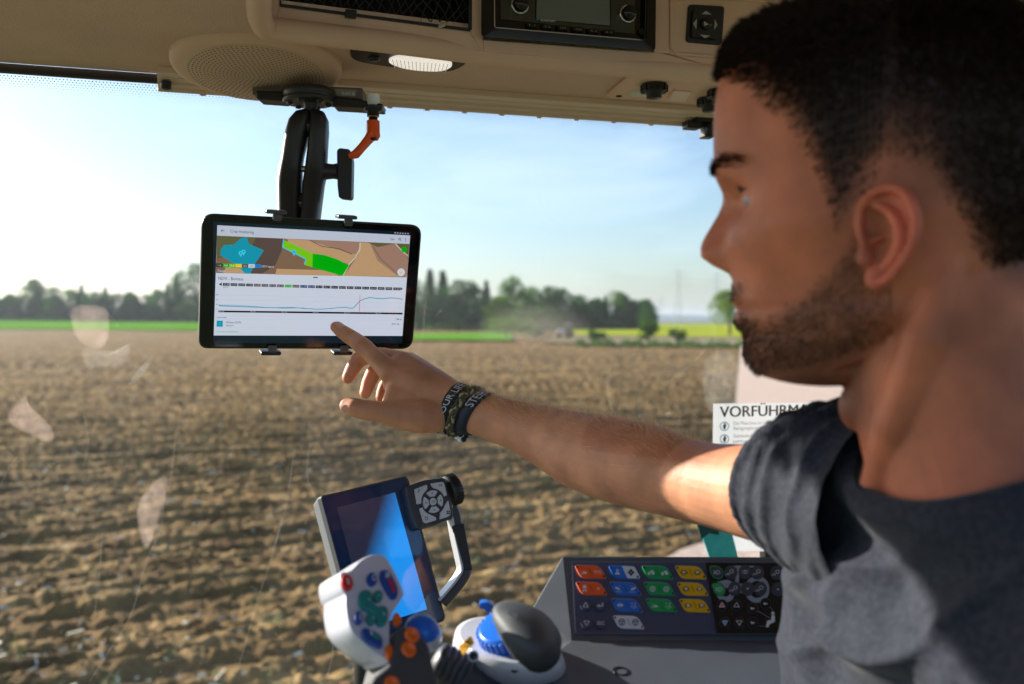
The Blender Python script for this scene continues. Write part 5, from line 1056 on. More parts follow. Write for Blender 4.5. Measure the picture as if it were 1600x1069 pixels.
jbtn(smooth2([(418, 660), (440, 635), (480, 645), (545, 680), (578, 725), (575, 780), (545, 782), (470, 745), (430, 705)], 3), m_jb, .005, lambda k, h: [k.poly([J(x, y, h) for x, y in ((498, 680), (545, 705), (550, 735), (510, 712))], m_jg), k.poly([J(x, y, h) for x, y in ((480, 655), (494, 662), (500, 700), (486, 692))], m_jl)])
jbtn(disc2(690, 568, 30, 52, 20, R(-10)), m_jo, .006); jbtn(disc2(630, 815, 26, 56, 20), m_jo, .006)
# handle of the lever
m_jd = mat("lever_dark", (.050, .050, .056), .5, bump=(900, .25, .0004))
hpn = plane3(P(*c7(720, 620), .632), P(*c7(960, 780), .635), P(*c7(620, 1080), .60))
k = MB(); k.prism([hpn.hit(*c7(x, y)) for x, y in smooth2([(725, 622), (790, 645), (870, 700), (930, 770), (960, 900), (1000, 1080), (980, 1350), (700, 1400), (480, 1160), (505, 1035), (560, 980), (640, 900), (680, 740)], 4)], -hpn.n * .05 , m_jd); k.build("handle", js, bevel=.008, seg=4)
for x, y, rx, ry in ((793, 700, 50, 44), (768, 808, 50, 46), (640, 1075, 40, 25)):
    k = MB(); k.lathe(hpn.hit(*c7(x, y), -.001), hpn.n, [(.0056, 0), (.0056, .0016), (.0048, .0028), (.0034, .0028), (.0030, .0018), (.0001, .0018)], m_jo, 28); k.build("button", js)
k = MB(); k.ell(P(*c7(878, 655), .665), (X + UP * -.35) * .0125, Y * .014, (UP + X * .3) * .0105, mbl); k.build("blue_cap", js)
k = MB(); k.ell(P(*c7(885, 690), .668), (X + UP * -.35) * .0135, Y * .015, (UP + X * .3) * .0120, m_svp); k.build("cap_base", js)
k = MB()
for i, m in enumerate((((655, 300, .0)), ((715, 330, .0)), ((775, 385, .0)), ((835, 430, .0)))):
    pass
for i in range(5):
    x, y = 690 + i * 28, 955 + i * 22
    k.ell(P(*q4(x, y), .68 + .004 * i), (X - UP * .5) * .006, (UP + X * .5) * (.0125 + .001 * i), Y * (.013 + .001 * i), m_ttrim, 28, 14)
k.build("bellows", js)
k = MB(); k.tube([P(680, 1045, .70), P(760, 1100, .69)], .020, m_ttrim, 20, True); k.tube([P(575, 1000, .66), P(572, 1120, .66)], .010, m_blk, 12); k.build("shaft", js)
# ================================================================ THE MAN
man = thing("person", Vector((.285, .55, 2.3)), "man with short dark hair and stubble in a grey t-shirt, pointing at the tablet", "person")
# skin: pigment comes from a colour attribute set by where on the body a point lies
skin = bpy.data.materials.new("skin"); skin.use_nodes = True
n = skin.node_tree.nodes; l = skin.node_tree.links; b = n['Principled BSDF']
at_ = n.new("ShaderNodeAttribute"); at_.attribute_name = "pigment"
tcn = n.new("ShaderNodeTexCoord"); t = n.new("ShaderNodeTexNoise"); t.inputs['Scale'].default_value = 28; t.inputs['Detail'].default_value = 6; l.new(tcn.outputs['Object'], t.inputs[0])
mr = n.new("ShaderNodeMapRange"); mr.inputs[1].default_value = .3; mr.inputs[2].default_value = .7; mr.inputs[3].default_value = .74; mr.inputs[4].default_value = 1.22; l.new(t.outputs['Fac'], mr.inputs[0])
mu = n.new("ShaderNodeMix"); mu.data_type = 'RGBA'; mu.blend_type = 'MULTIPLY'; mu.inputs[0].default_value = 1; l.new(at_.outputs['Color'], mu.inputs[6]); l.new(mr.outputs[0], mu.inputs[7]); l.new(mu.outputs[2], b.inputs['Base Color'])
b.inputs['Roughness'].default_value = .52; b.inputs['Specular IOR Level'].default_value = .35
b.inputs['Subsurface Weight'].default_value = .35; b.inputs['Subsurface Radius'].default_value = (.010, .0035, .0018); b.inputs['Subsurface Scale'].default_value = 1
t2 = n.new("ShaderNodeTexVoronoi"); t2.inputs['Scale'].default_value = 900; l.new(tcn.outputs['Object'], t2.inputs[0]); t3 = n.new("ShaderNodeTexNoise"); t3.inputs['Scale'].default_value = 170; t3.inputs['Detail'].default_value = 3; l.new(tcn.outputs['Object'], t3.inputs[0])
ma = n.new("ShaderNodeMath"); ma.operation = 'MULTIPLY_ADD'; ma.inputs[1].default_value = .35; l.new(t2.outputs['Distance'], ma.inputs[0]); l.new(t3.outputs['Fac'], ma.inputs[2])
bp = n.new("ShaderNodeBump"); bp.inputs['Strength'].default_value = .5; bp.inputs['Distance'].default_value = .0008; l.new(ma.outputs[0], bp.inputs['Height']); l.new(bp.outputs[0], b.inputs['Normal'])
# ---- head frame
D0h = .57; X0h = 600 / FOC * D0h; HO = Vector((X0h, D0h, 2.75)); PSI = R(26)
hx = Vector((-math.cos(PSI), math.sin(PSI), 0)); hy = Vector((-math.sin(PSI), -math.cos(PSI), 0)); hz = Vector((0, 0, 1))
def a_of(px): return (FOC * X0h - (px - 800) * D0h) / ((px - 800) * hx.y - FOC * hx.x)
def prof(px, py): a = a_of(px); d = D0h + a * hx.y; return (a, (500.5 - py) * d / FOC)
def HL(x, y, z): return HO + hx * x + hy * y + hz * z
PR = [prof(*q) for q in [(1236, 597), (1205, 594), (1184, 580), (1172, 560), (1168, 545), (1167, 530), (1163, 518), (1153, 508), (1148, 497), (1153, 485), (1144, 470), (1146, 455), (1147, 440), (1145, 425), (1141, 400), (1140, 370), (1138, 340), (1133, 318), (1128, 303), (1122, 287), (1118, 265), (1117, 235), (1117, 200), (1120, 165), (1126, 130), (1138, 90), (1160, 55), (1195, 28)]]
PR += [(.055, .2005), (.030, .2055), (.0, .2065)]
pz = np.array([q[1] for q in PR]); pa_ = np.array([q[0] for q in PR]); o_ = np.argsort(pz); pz = pz[o_]; pa_ = pa_[o_]
NPR = [prof(*q) for q in [(1145, 432), (1130, 424), (1112, 415), (1099, 405), (1093, 390), (1097, 376), (1107, 358), (1119, 338), (1127, 320), (1129, 303), (1122, 287)]]
nz_ = np.array([q[1] for q in NPR]); na_ = np.array([q[0] for q in NPR]); o_ = np.argsort(nz_); nz_ = nz_[o_]; na_ = na_[o_]
eye_z = prof(1140, 322)[1]; mouth_z = prof(1153, 485)[1]; chin_z = prof(1205, 594)[1]; nose_z = prof(1093, 390)[1]; brow_z = prof(1122, 283)[1]
NT, NZ = 220, 240
def head_pts():
    zs = np.linspace(chin_z - .005, .2064, NZ); th = np.linspace(0, 2 * math.pi, NT, endpoint=False); out = np.zeros((NZ, NT, 3))
    for i, z in enumerate(zs):
        F = np.interp(z, pz, pa_)
        # half width and back extent down the head
        W_ = np.interp(z, [-.06, -.04, -.02, .0, .03, .06, .09, .12, .15, .175, .19, .20, .2064], [.034, .045, .052, .057, .064, .069, .071, .0745, .0735, .062, .047, .030, .004])
        Bk = np.interp(z, [-.06, -.03, .0, .03, .06, .10, .14, .17, .19, .20, .2064], [-.01, .012, .045, .074, .090, .097, .094, .075, .050, .025, .004])
        for_e = np.interp(z, [-.05, -.02, .02, .06, .1, .14, .2], [1.12, 1.02, .98, .95, .93, .92, 1.0])
        c = np.cos(th); s = np.sin(th)
        f = np.where(c >= 0, F * np.abs(c) ** np.where(c >= 0, for_e, 1), -Bk * np.abs(c) ** .95)
        # widest part of the skull sits behind the ear line; jaw narrows forward
        y = W_ * np.sign(s) * np.abs(s) ** .92
        x = f.copy()
        g = lambda v, s_: np.exp(-(v / s_) ** 2)
        front = np.clip(c, 0, 1)
        ay = np.abs(y)
        # nose
        if nz_[0] - .002 < z < nz_[-1]:
            N = np.interp(z, nz_, na_) - F; N = max(N, 0)
            q = (z - nose_z); sy = .0075 + .0060 * math.exp(-((q + .002) / .013) ** 2)
            x += N * g(y, sy) * (front > .2)
            x += .0115 * g(ay - .0135, .0062) * math.exp(-((z - nose_z + .006) / .0085) ** 2) * (front > .2)
        # brow, sockets, lids
        x += .0025 * g(ay - .028, .018) * math.exp(-((z - brow_z) / .008) ** 2) * front
        x -= .0150 * g(ay - .030, .0140) * math.exp(-((z - eye_z) / .0125) ** 2) * front
        x -= .006 * g(ay - .014, .006) * math.exp(-((z - eye_z) / .010) ** 2) * front
        # cheekbone and hollow, jaw corner, chin
        y += np.sign(y) * .0045 * g(x - .055, .030) * math.exp(-((z - .058) / .016) ** 2)
        x += .004 * g(ay - .040, .014) * math.exp(-((z - .052) / .014) ** 2) * front
        y -= np.sign(y) * .0045 * g(x - .060, .024) * math.exp(-((z - .015) / .018) ** 2)
        y += np.sign(y) * .0050 * g(x - .010, .022) * math.exp(-((z + .010) / .016) ** 2)
        y -= np.sign(y) * .0040 * g(x - .085, .020) * math.exp(-((z - .135) / .03) ** 2)
        x += .0030 * g(y, .014) * math.exp(-((z - (chin_z + .014)) / .010) ** 2)
        # nasolabial fold and mouth line
        x -= .0022 * g(ay - .024 - (nose_z - z) * .35, .0035) * math.exp(-((z - (mouth_z + .014)) / .014) ** 2) * front
        x -= .0020 * g(ay, .026) * math.exp(-((z - mouth_z) / .0018) ** 2) * front
        out[i, :, 0] = x; out[i, :, 1] = y; out[i, :, 2] = z + (.0 if z < .15 else 0)
    # tilt the lower edge so that the jaw rises towards the ear
    lift = np.clip((.082 - out[:, :, 0]) / .09, 0, 1) ** 1.2 * np.clip((.02 - out[:, :, 2]) / .06, 0, 1)
    out[:, :, 2] += lift * .030
    return out
HP = head_pts()
body = MB(); dm_ = skin
body.loft([[HL(*p) for p in r] for r in HP], dm_)
def lim(pts, rads, n_=24, sq=None, flat=1.0, side=None): body.tube(pts, rads, dm_, n_, True, flat, side)
# ear (towards the camera) and its twin
def ear(sg):
    kx = .450 / FOC
    def EL(px, py, out_): # traced position on the head's side, out_ = distance from the head
        return HL((1392 - px) * kx * 1.02 + .000, sg * (.0665 + out_), (500.5 - py) * kx)
    op = lambda px: .004 + .017 * max(0, min(1, (px - 1345) / 85))
    rim = smooth2([(1352, 372), (1343, 335), (1347, 300), (1366, 279), (1395, 273), (1422, 290), (1436, 325), (1434, 362), (1420, 396), (1400, 422), (1378, 436), (1362, 428)], 4, False)
    body.tube([EL(x, y, op(x) + .002) for x, y in rim], [.0024 + .0008 * math.sin(math.pi * i / (len(rim) - 1)) for i in range(len(rim))], dm_, 12, True)
    bowl = smooth2([(1352, 375), (1346, 335), (1350, 300), (1368, 282), (1395, 277), (1420, 294), (1433, 327), (1430, 362), (1417, 394), (1398, 420), (1376, 434), (1358, 425), (1354, 400)], 3)
    a = [EL(x, y, op(x) - .001) for x, y in bowl]; cc_ = EL(1385, 355, .006); a2 = [EL(x, y, op(x) - .0055) for x, y in bowl]
    A1 = [cc_.lerp(p, .80) - hy * sg * .001 for p in a]; A2 = [cc_.lerp(p, .45) - hy * sg * .0035 for p in a]; A3 = [cc_.lerp(p, .05) - hy * sg * .0045 for p in a]
    body.loft([[cc_.lerp(p, .3) - hy * sg * .012 for p in a2], a2, a, A1, A2, A3], dm_)
    ah = smooth2([(1368, 298), (1392, 312), (1408, 338), (1410, 366), (1400, 392), (1384, 408)], 4, False)
    body.tube([EL(x, y, op(x) - .0015) for x, y in ah], [.0022 + .0014 * math.sin(math.pi * i / (len(ah) - 1)) for i in range(len(ah))], dm_, 10, True)
    body.ell(EL(1352, 388, .004), hx * .0050, hy * .0045, hz * .0065, dm_, 16, 10)
    body.ell(EL(1374, 426, .009), hx * .0070, hy * .0032, hz * .0080, dm_, 16, 10)
    body.tube([EL(1356, 362, .003), EL(1372, 358, .005), EL(1388, 352, .005)], [.003, .0022, .001], dm_, 10, True)
for sg in (1, -1):
    iy = int((eye_z - (chin_z - .005)) / (.2064 - chin_z + .005) * (NZ - 1)); jy = min([j for j in range(NT) if HP[iy, j, 0] > .03], key=lambda q: abs(HP[iy, q, 1] - .030 * sg)); c = HL(HP[iy, jy, 0] - .0090, .030 * sg, eye_z)
    body.ell(c + hz * .0045, hx * .0135, hy * .0150, hz * .0100, dm_, 24, 14); body.ell(c - hz * .0085, hx * .0125, hy * .0145, hz * .0065, dm_, 24, 14)
ear(1); ear(-1)
body.ell(HL(.044, 0, chin_z + .010), hx * .044, hy * .036, hz * .013, dm_)
# nostril wings already in the head surface; neck
Tn = Vector((.288, .545, 2.75))
nk = []
for (fx_, fy, z, a, b2) in [(-.020, 0, .075, .040, .045), (-.022, 0, .045, .056, .052), (-.026, 0, .015, .061, .055), (-.030, 0, -.02, .062, .056), (-.038, 0, -.06, .062, .058), (-.048, 0, -.09, .066, .064), (-.056, 0, -.115, .066, .070), (-.060, 0, -.14, .058, .068), (-.062, 0, -.17, .04, .05)]:
    nk.append([HL(fx_ + a * math.cos(t), fy + b2 * math.sin(t), z) for t in [6.2832 * j / 40 for j in range(40)]])
body.loft(nk, dm_)
body.ell(HL(.022, 0, -.055), hx * .012, hy * .012, hz * .016, dm_)
# muscle from behind the ear to the breastbone
body.tube([HL(-.030, .050, .035), HL(-.018, .052, -.01), HL(-.004, .040, -.06), HL(.010, .018, -.112)], [.011, .014, .014, .011], dm_, 16, True)
# torso frame
tF = Vector((-math.cos(R(15)), -math.sin(R(15)), 0)); tR = Vector((-tF.y * -1, tF.x * -1, 0)); tR = Vector((-.259, .966, 0))
def TL(f, r, z): return Tn + tF * f + tR * r + UP * z
# upper chest, collar bones and shoulders under the shirt
for sg in (1, -1):
    body.tube([TL(.055, .010 * sg, -.118), TL(.044, .040 * sg, -.116), TL(.02, .06 * sg, -.130)], [.010, .0085, .006], dm_, 14, True)
rg = []
for z, fc, a, w_ in [(-.085, -.03, .050, .062), (-.100, -.018, .060, .070), (-.122, -.012, .060, .080), (-.155, -.01, .054, .09), (-.21, -.01, .05, .09), (-.30, -.01, .05, .09)]:
    rg.append([TL(fc + a * math.cos(t), w_ * math.sin(t), z) for t in [6.2832 * j / 48 for j in range(48)]])
body.loft(rg, dm_)
# ---- right arm (reaching): traced section by section, top and bottom outline
SEC = [  # (x top, y top, x bottom, y bottom, depth, thickness ratio)
 (1300, 690, 1300, 870, .66, .9), (1240, 696, 1230, 860, .70, .95), (1172, 694, 1165, 840, .745, 1.0), (1120, 693, 1105, 822, .78, 1.02), (1085, 688, 1062, 812, .805, 1.05), (1045, 671, 1015, 801, .83, 1.05), (1005, 659, 970, 791, .853, 1.0),
 (960, 651, 925, 777, .878, .95), (915, 645, 882, 758, .902, .9), (869, 637, 842, 730, .927, .86), (825, 629, 800, 704, .948, .84), (781, 620, 757, 686, .966, .86), (752, 612, 732, 677, .978, .84), (722, 601, 704, 677, .990, .72), (705, 594, 684, 676, .998, .62)]
rings = []; AR = []
for i, (xt, yt, xb, yb, d, th) in enumerate(SEC):
    A = P(xt, yt, d); Bq = P(xb, yb, d); c = (A + Bq) / 2; up_v = (A - Bq) / 2
    nx_ = SEC[min(i + 1, len(SEC) - 1)]; pv = SEC[max(i - 1, 0)]
    ax_ = (P((nx_[0] + nx_[2]) / 2, (nx_[1] + nx_[3]) / 2, nx_[4]) - P((pv[0] + pv[2]) / 2, (pv[1] + pv[3]) / 2, pv[4])).normalized()
    sd_ = ax_.cross(up_v).normalized() * up_v.length * th
    AR.append((c, up_v, sd_, ax_)); rings.append([c + up_v * math.cos(t) + sd_ * math.sin(t) for t in [6.2832 * j / 32 for j in range(32)]])
body.loft(rings, dm_)
# left upper arm and shoulder, mostly outside the picture
body.tube([TL(0, -.12, -.19), TL(.015, -.185, -.21), TL(.02, -.215, -.28), TL(.03, -.22, -.42)], [.036, .042, .044, .040], dm_, 20, True)
body.tube([TL(.0, .09, -.17), P(1300, 780, .67)], [.045, .046], dm_, 20, True)
# ---- right hand
def hp_(px, py, d): return P(px, py, d)
H = {}
mcp = [hp_(612, 583, 1.008), hp_(628, 566, 1.030), hp_(640, 566, 1.050), hp_(646, 580, 1.068)]
hull = bmesh.new()
def hull_add(c, r):
    for i in range(12):
        for j in range(7):
            ph = -1.57 + 3.14 * j / 6; t = 6.283 * i / 12; hull.verts.new(c + Vector((math.cos(t) * math.cos(ph), math.sin(t) * math.cos(ph), math.sin(ph))) * r)
for c, r in zip(mcp, (.0125, .0125, .0115, .0105)): hull_add(c, r)
hull_add(hp_(614, 600, 1.012), .012)
wr = AR[-2]
for t in [6.2832 * j / 24 for j in range(24)]: hull.verts.new(wr[0] + wr[1] * math.cos(t) * .96 + wr[2] * math.sin(t) * .96)
hull_add(hp_(668, 648, .992), .0150)
bmesh.ops.convex_hull(hull, input=hull.verts)
bmesh.ops.delete(hull, geom=[v for v in hull.verts if not v.link_faces], context='VERTS')
hull.verts.ensure_lookup_table(); hull.verts.index_update()
body.add([v.co.copy() for v in hull.verts], [tuple(v.index for v in f.verts) for f in hull.faces], dm_, True); hull.free()
# thumb side of the palm (thenar) and thumb
lim([hp_(700, 648, .992), hp_(660, 650, .985), hp_(625, 648, .985), hp_(605, 645, .986)], [.018, .0195, .0165, .0135], 20)
hull2 = bmesh.new()
for c, r in ((hp_(690, 645, .992), .017), (hp_(650, 652, .986), .0150), (hp_(610, 646, .988), .0125), (hp_(625, 595, 1.010), .0135)):
    for i in range(12):
        for j in range(7):
            ph = -1.57 + 3.14 * j / 6; t = 6.283 * i / 12; hull2.verts.new(c + Vector((math.cos(t) * math.cos(ph), math.sin(t) * math.cos(ph), math.sin(ph))) * r)
bmesh.ops.convex_hull(hull2, input=hull2.verts); bmesh.ops.delete(hull2, geom=[v for v in hull2.verts if not v.link_faces], context='VERTS'); hull2.verts.ensure_lookup_table(); hull2.verts.index_update()
body.add([v.co.copy() for v in hull2.verts], [tuple(v.index for v in f.verts) for f in hull2.faces], dm_, True); hull2.free()
lim([hp_(612, 646, .986), hp_(590, 643, .985), hp_(570, 641, .985), hp_(552, 636, .987), hp_(542, 634, .990)], [.0125, .0110, .0112, .0104, .0082], 20)
# index finger: knuckle, middle joint, end joint, tip on the glass
tipP = T(523, 511, .0075)
tip_d = (tipP - CAM).dot(cF)
idx = [hp_(612, 583, 1.008), hp_(594, 566, 1.018), hp_(579, 552, 1.028), hp_(567, 541, 1.034), hp_(554, 531, tip_d - .008), hp_(543, 524, tip_d - .0045), hp_(533, 517, tip_d - .001), T(524.5, 511, .0070)]
lim(idx, [.0135, .0112, .0100, .0104, .0094, .0091, .0082, .0066], 20)
# middle finger hooks down behind the index
lim([mcp[1], hp_(598, 557, 1.046), hp_(573, 556, 1.054), hp_(560, 563, 1.056), hp_(551, 576, 1.054), hp_(544, 590, 1.051)], [.0125, .0105, .0100, .0096, .0088, .0074], 20)
lim([mcp[2], hp_(614, 566, 1.062), hp_(595, 571, 1.066), hp_(583, 583, 1.066), hp_(576, 599, 1.064), hp_(571, 614, 1.060)], [.0115, .0100, .0096, .0092, .0086, .0072], 20)
lim([mcp[3], hp_(625, 584, 1.078), hp_(610, 594, 1.080), hp_(601, 604, 1.080), hp_(597, 615, 1.078), hp_(595, 621, 1.076)], [.0105, .0088, .0084, .0080, .0074, .0064], 20)
sk = body.build("skin", man)
rm = sk.modifiers.new("r", 'REMESH'); rm.mode = 'VOXEL'; rm.voxel_size = .00135; rm.use_smooth_shade = True
smo = sk.modifiers.new("s", 'SMOOTH'); smo.factor = .5; smo.iterations = 7
dg = bpy.context.evaluated_depsgraph_get(); nm_ = bpy.data.meshes.new_from_object(sk.evaluated_get(dg)); sk.modifiers.clear(); old = sk.data; sk.data = nm_; bpy.data.meshes.remove(old)
nm_.materials.clear(); nm_.materials.append(skin); nm_.polygons.foreach_set('material_index', np.zeros(len(nm_.polygons), int)); nm_.polygons.foreach_set('use_smooth', np.ones(len(nm_.polygons), bool))
nv = len(nm_.vertices); co = np.zeros(nv * 3); nm_.vertices.foreach_get('co', co); co = co.reshape(-1, 3) + np.array(root_loc(man))
# small creases: skin folds on the index joints, knuckles and neck
hc = co - np.array(HO); lx = hc @ np.array(hx); ly = hc @ np.array(hy); lz = hc @ np.array(hz)
nrm = np.zeros(nv * 3); nm_.vertices.foreach_get('normal', nrm) if hasattr(nm_.vertices[0], 'normal') else None; nrm = nrm.reshape(-1, 3)
disp = np.zeros(nv)
def crease(p, axis, length, depth, width=.0008, rad=.016):
    global disp
    d_ = co - np.array(p); s_ = d_ @ np.array(axis); rr = np.linalg.norm(d_, axis=1)
    disp -= depth * np.exp(-(s_ / width) ** 2) * np.clip(1 - rr / rad, 0, 1)
ai = (idx[3] - idx[5]).normalized()
for o in (-.0045, -.002, .0005, .003): crease(idx[3] + ai * o, ai, .01, .0012)
for o in (-.001, .0012): crease(idx[5] + ai * o, ai, .01, .0004)
at2 = (hp_(590, 643, .985) - hp_(552, 636, .987)).normalized(); [crease(hp_(566, 641, .985) + at2 * o, at2, .01, .0009) for o in (-.002, .001)]
# tendons on the back of the hand
for k_, q in enumerate(mcp):
    a = np.array(q); bq = np.array(wr[0] + wr[1] * (.55 - .05 * k_)); ab = bq - a; tt_ = np.clip(((co - a) @ ab) / (ab @ ab), 0, 1); dd = np.linalg.norm(co - (a + tt_[:, None] * ab) , axis=1)
    disp += .0013 * np.exp(-((dd - .009) / .006) ** 2) * (tt_ > 0) * (tt_ < 1) * np.sin(np.pi * np.clip(tt_, 0, 1)) 
co2 = co + nrm * disp[:, None]
nm_.vertices.foreach_set('co', (co2 - np.array(root_loc(man))).ravel())
# pigment
base = np.array((.56, .245, .135)); col = np.tile(base, (nv, 1)); inhead = (np.linalg.norm(hc, axis=1) < .35) & (lz > -.12)
def mixc(c, m): 
    global col
    col = col * (1 - m[:, None]) + np.array(c) * m[:, None]
nzv = fbm(lx * 60 + 9, lz * 60 + ly * 40 + 5, 3, 3)
ss = lambda v, a, b_: np.clip((v - a) / (b_ - a), 0, 1) ** 2 * (3 - 2 * np.clip((v - a) / (b_ - a), 0, 1))
# hair-bearing scalp: above a hair line that runs from forehead to temple, over and behind the ear, to the nape
def hairline(x):  # z of the hairline as a function of the forward position
    return np.interp(x, [-.12, -.085, -.06, -.045, -.02, .0, .018, .028, .045, .060, .080, .100, .125], [.004, .004, .012, .034, .082, .087, .060, .050, .098, .118, .140, .154, .160])
hm_ = ss(lz - hairline(lx) + (nzv - .5) * .02, -.004, .030) * inhead
mixc((.060, .034, .022), hm_ * .85); mixc((.016, .010, .007), ss(lz - hairline(lx), .015, .055) * inhead * .9)
def beard_mask(x, y, z):
    jaw_up = np.interp(x, [-.01, .012, .03, .05, .075, .095, .13], [.03, .050, .030, .012, -.002, .006, mouth_z + .004])
    m = ss(jaw_up - z + (nzv if len(np.atleast_1d(x)) == nv else .5) * .006 - .003, -.008, .010) * ss(z, -.082, -.058) * ss(x, .000, .022)
    mous = np.exp(-((z - (mouth_z + .0115)) / .0062) ** 2) * (x > .075) * ss(np.abs(y), .036, .020)
    m = np.maximum(m, mous * .9)
    lip = np.exp(-((z - mouth_z) / .0062) ** 2) * (x > .09) * ss(np.abs(y), .030, .018)
    return np.clip(m * (1 - lip), 0, 1)
bm_ = beard_mask(lx, ly, lz) * inhead
mixc((.12, .066, .042), bm_ * .68)
lipm = np.exp(-((lz - mouth_z) / .0075) ** 2) * (lx > .098) * ss(np.abs(ly), .028, .016) * inhead; mixc((.45, .13, .11), np.clip(lipm, 0, 1) * .7)
earm = ss(np.abs(ly), .070, .080) * (lx < .03) * (lx > -.05) * (lz > .0) * (lz < .095); mixc((.62, .19, .13), earm * .65 * inhead)
mixc((.55, .22, .15), np.exp(-((lx - .13) / .014) ** 2 - ((lz - nose_z) / .012) ** 2) * .5 * inhead)
mixc((.54, .20, .12), ss(-lz, .05, .10) * inhead * .4)
col = np.where(inhead[:, None], col * np.array((.88, .65, .60)), col)
# fingertips and knuckles redder
for p, r_ in [(idx[-1], .014), (idx[3], .012), (hp_(545, 634, .989), .016), (hp_(546, 590, 1.052), .014), (hp_(572, 610, 1.061), .014), (mcp[0], .012), (mcp[1], .012)]:
    mixc((.62, .22, .14), np.exp(-(np.linalg.norm(co - np.array(p), axis=1) / r_) ** 2) * .55)
armf = (co[:, 0] < .27) & (co[:, 1] > .66); mixc((.55, .255, .135), armf * .5)
attr = nm_.attributes.new("pigment", 'FLOAT_COLOR', 'POINT'); attr.data.foreach_set('color', np.concatenate([col, np.ones((nv, 1))], 1).ravel())
nm_.update()
# finger nails
m_nail = mat("nail", (.66, .36, .27), .28)
def nail(c, ax_, nor, ln_, wd_):
    sd_ = ax_.cross(nor).normalized(); k = MB(); r0 = []
    for i in range(7):
        t = -1 + 2 * i / 6; w_ = wd_ * math.sqrt(max(.05, 1 - .55 * abs(t) ** 3)); r0.append([c + ax_ * ln_ * t + sd_ * (w_ * math.sin(q)) + nor * (wd_ * .55 * (math.cos(q) - 1)) for q in [-1.2 + 2.4 * j / 8 for j in range(9)]])
    k.loft(r0, m_nail, True, False, False); return k.build("nail", man)
def nl(fr, to, c, r_, ln_, wd_, hint):
    ax_ = (to - fr).normalized(); nor = (hint - ax_ * hint.dot(ax_)).normalized(); nail(c + nor * (r_ + .0004), ax_, nor, ln_, wd_)
nl(idx[5], idx[7], hp_(530, 514, tip_d - .0015), .0070, .0055, .0052, (UP * .75 - Y * .55 + X * .25))
nl(hp_(570, 641, .985), hp_(542, 634, .990), hp_(547, 635, .988), .0084, .0060, .0062, (-Y + UP * -.55))
# eye
m_eye = mat("eye_white", (.22, .19, .18), .3); m_iris = mat("iris", (.10, .14, .16), .1)
for sg in (1, -1):
    iy = int((eye_z - (chin_z - .005)) / (.2064 - chin_z + .005) * (NZ - 1)); jy = min([j for j in range(NT) if HP[iy, j, 0] > .03], key=lambda q: abs(HP[iy, q, 1] - .030 * sg)); c = HL(HP[iy, jy, 0] - .0085, .030 * sg, eye_z); k = MB(); k.ell(c, hx * .0122, hy * .0122, hz * .0118, m_eye, 24, 14); k.ell(c + hx * .0042, hx * .0088, hy * .0062, hz * .0062, m_iris, 16, 10); k.build("eye", man)
# ---- hair: short strands rooted on the scalp
m_hair = mat("dark_hair", (.024, .013, .008), .6, spec=.12); m_hair2 = mat("beard_hair", (.050, .026, .013), .5, spec=.3); m_fuzz = translucent(mat("arm_hair_blond", (.75, .50, .26), .35), (.9, .62, .36), .5)
rs2 = np.random.RandomState(12)
Hc = HP.reshape(-1, 3)
def head_normal(i, j):
    a = HP[min(i + 2, NZ - 1), j] - HP[max(i - 2, 0), j]; b_ = HP[i, (j + 2) % NT] - HP[i, (j - 2) % NT]; n_ = np.cross(b_, a); n_ /= (np.linalg.norm(n_) + 1e-9)
    if n_[:2] @ HP[i, j, :2] < 0: n_ = -n_
    return n_
def strand(mb, p, d, ln_, wd_, m, bend):
    d = d / np.linalg.norm(d); sd_ = np.cross(d, rs2.randn(3)); sd_ = sd_ / (np.linalg.norm(sd_) + 1e-9) * wd_
    q1 = p + d * ln_ * .55; q2 = p + d * ln_ * .9 + bend * ln_ * .35
    W_ = [HL(*v) for v in (p - sd_, p + sd_, q1 + sd_ * .8, q1 - sd_ * .8, q2)]
    mb.add(W_, [(0, 1, 2, 3), (3, 2, 4)], m)
hair = MB(); cnt = 0
area_w = np.clip(np.array([np.abs(HP[i, :, 1]).max() for i in range(NZ)]) / .075, .12, 1)
while cnt < 52000:
    i = rs2.randint(3, NZ - 2); j = rs2.randint(0, NT)
    if rs2.rand() > area_w[i]: continue
    p = HP[i, j]
    if p[2] < hairline(p[0]) + rs2.rand() ** 1.4 * (.034 if p[0] > -.02 else .024): continue
    if p[1] < -.02 and rs2.rand() < .6: continue
    n_ = head_normal(i, j); p = p + rs2.randn(3) * .0006
    top = np.clip((p[2] - .115) / .06, 0, 1); back = np.clip((-.0 - p[0]) / .06, 0, 1)
    ln_ = (.0026 + .0048 * top) * (.7 + .5 * rs2.rand()); 
    fl = np.array([.55 - 0.9 * 0, 0, -.75 + .75 * top]) if p[0] > 0 else np.array([-.25, 0, -.8 + .6 * top])
    d = n_ * (.50 + .3 * top) + fl * .95 + rs2.randn(3) * .12
    strand(hair, p - n_ * .0005, d, ln_, (.00042 + .0002 * top), m_hair, fl); cnt += 1
hair_o = hair.build("hair", man, fix=False)
beard = MB(); cnt = 0; tries = 0
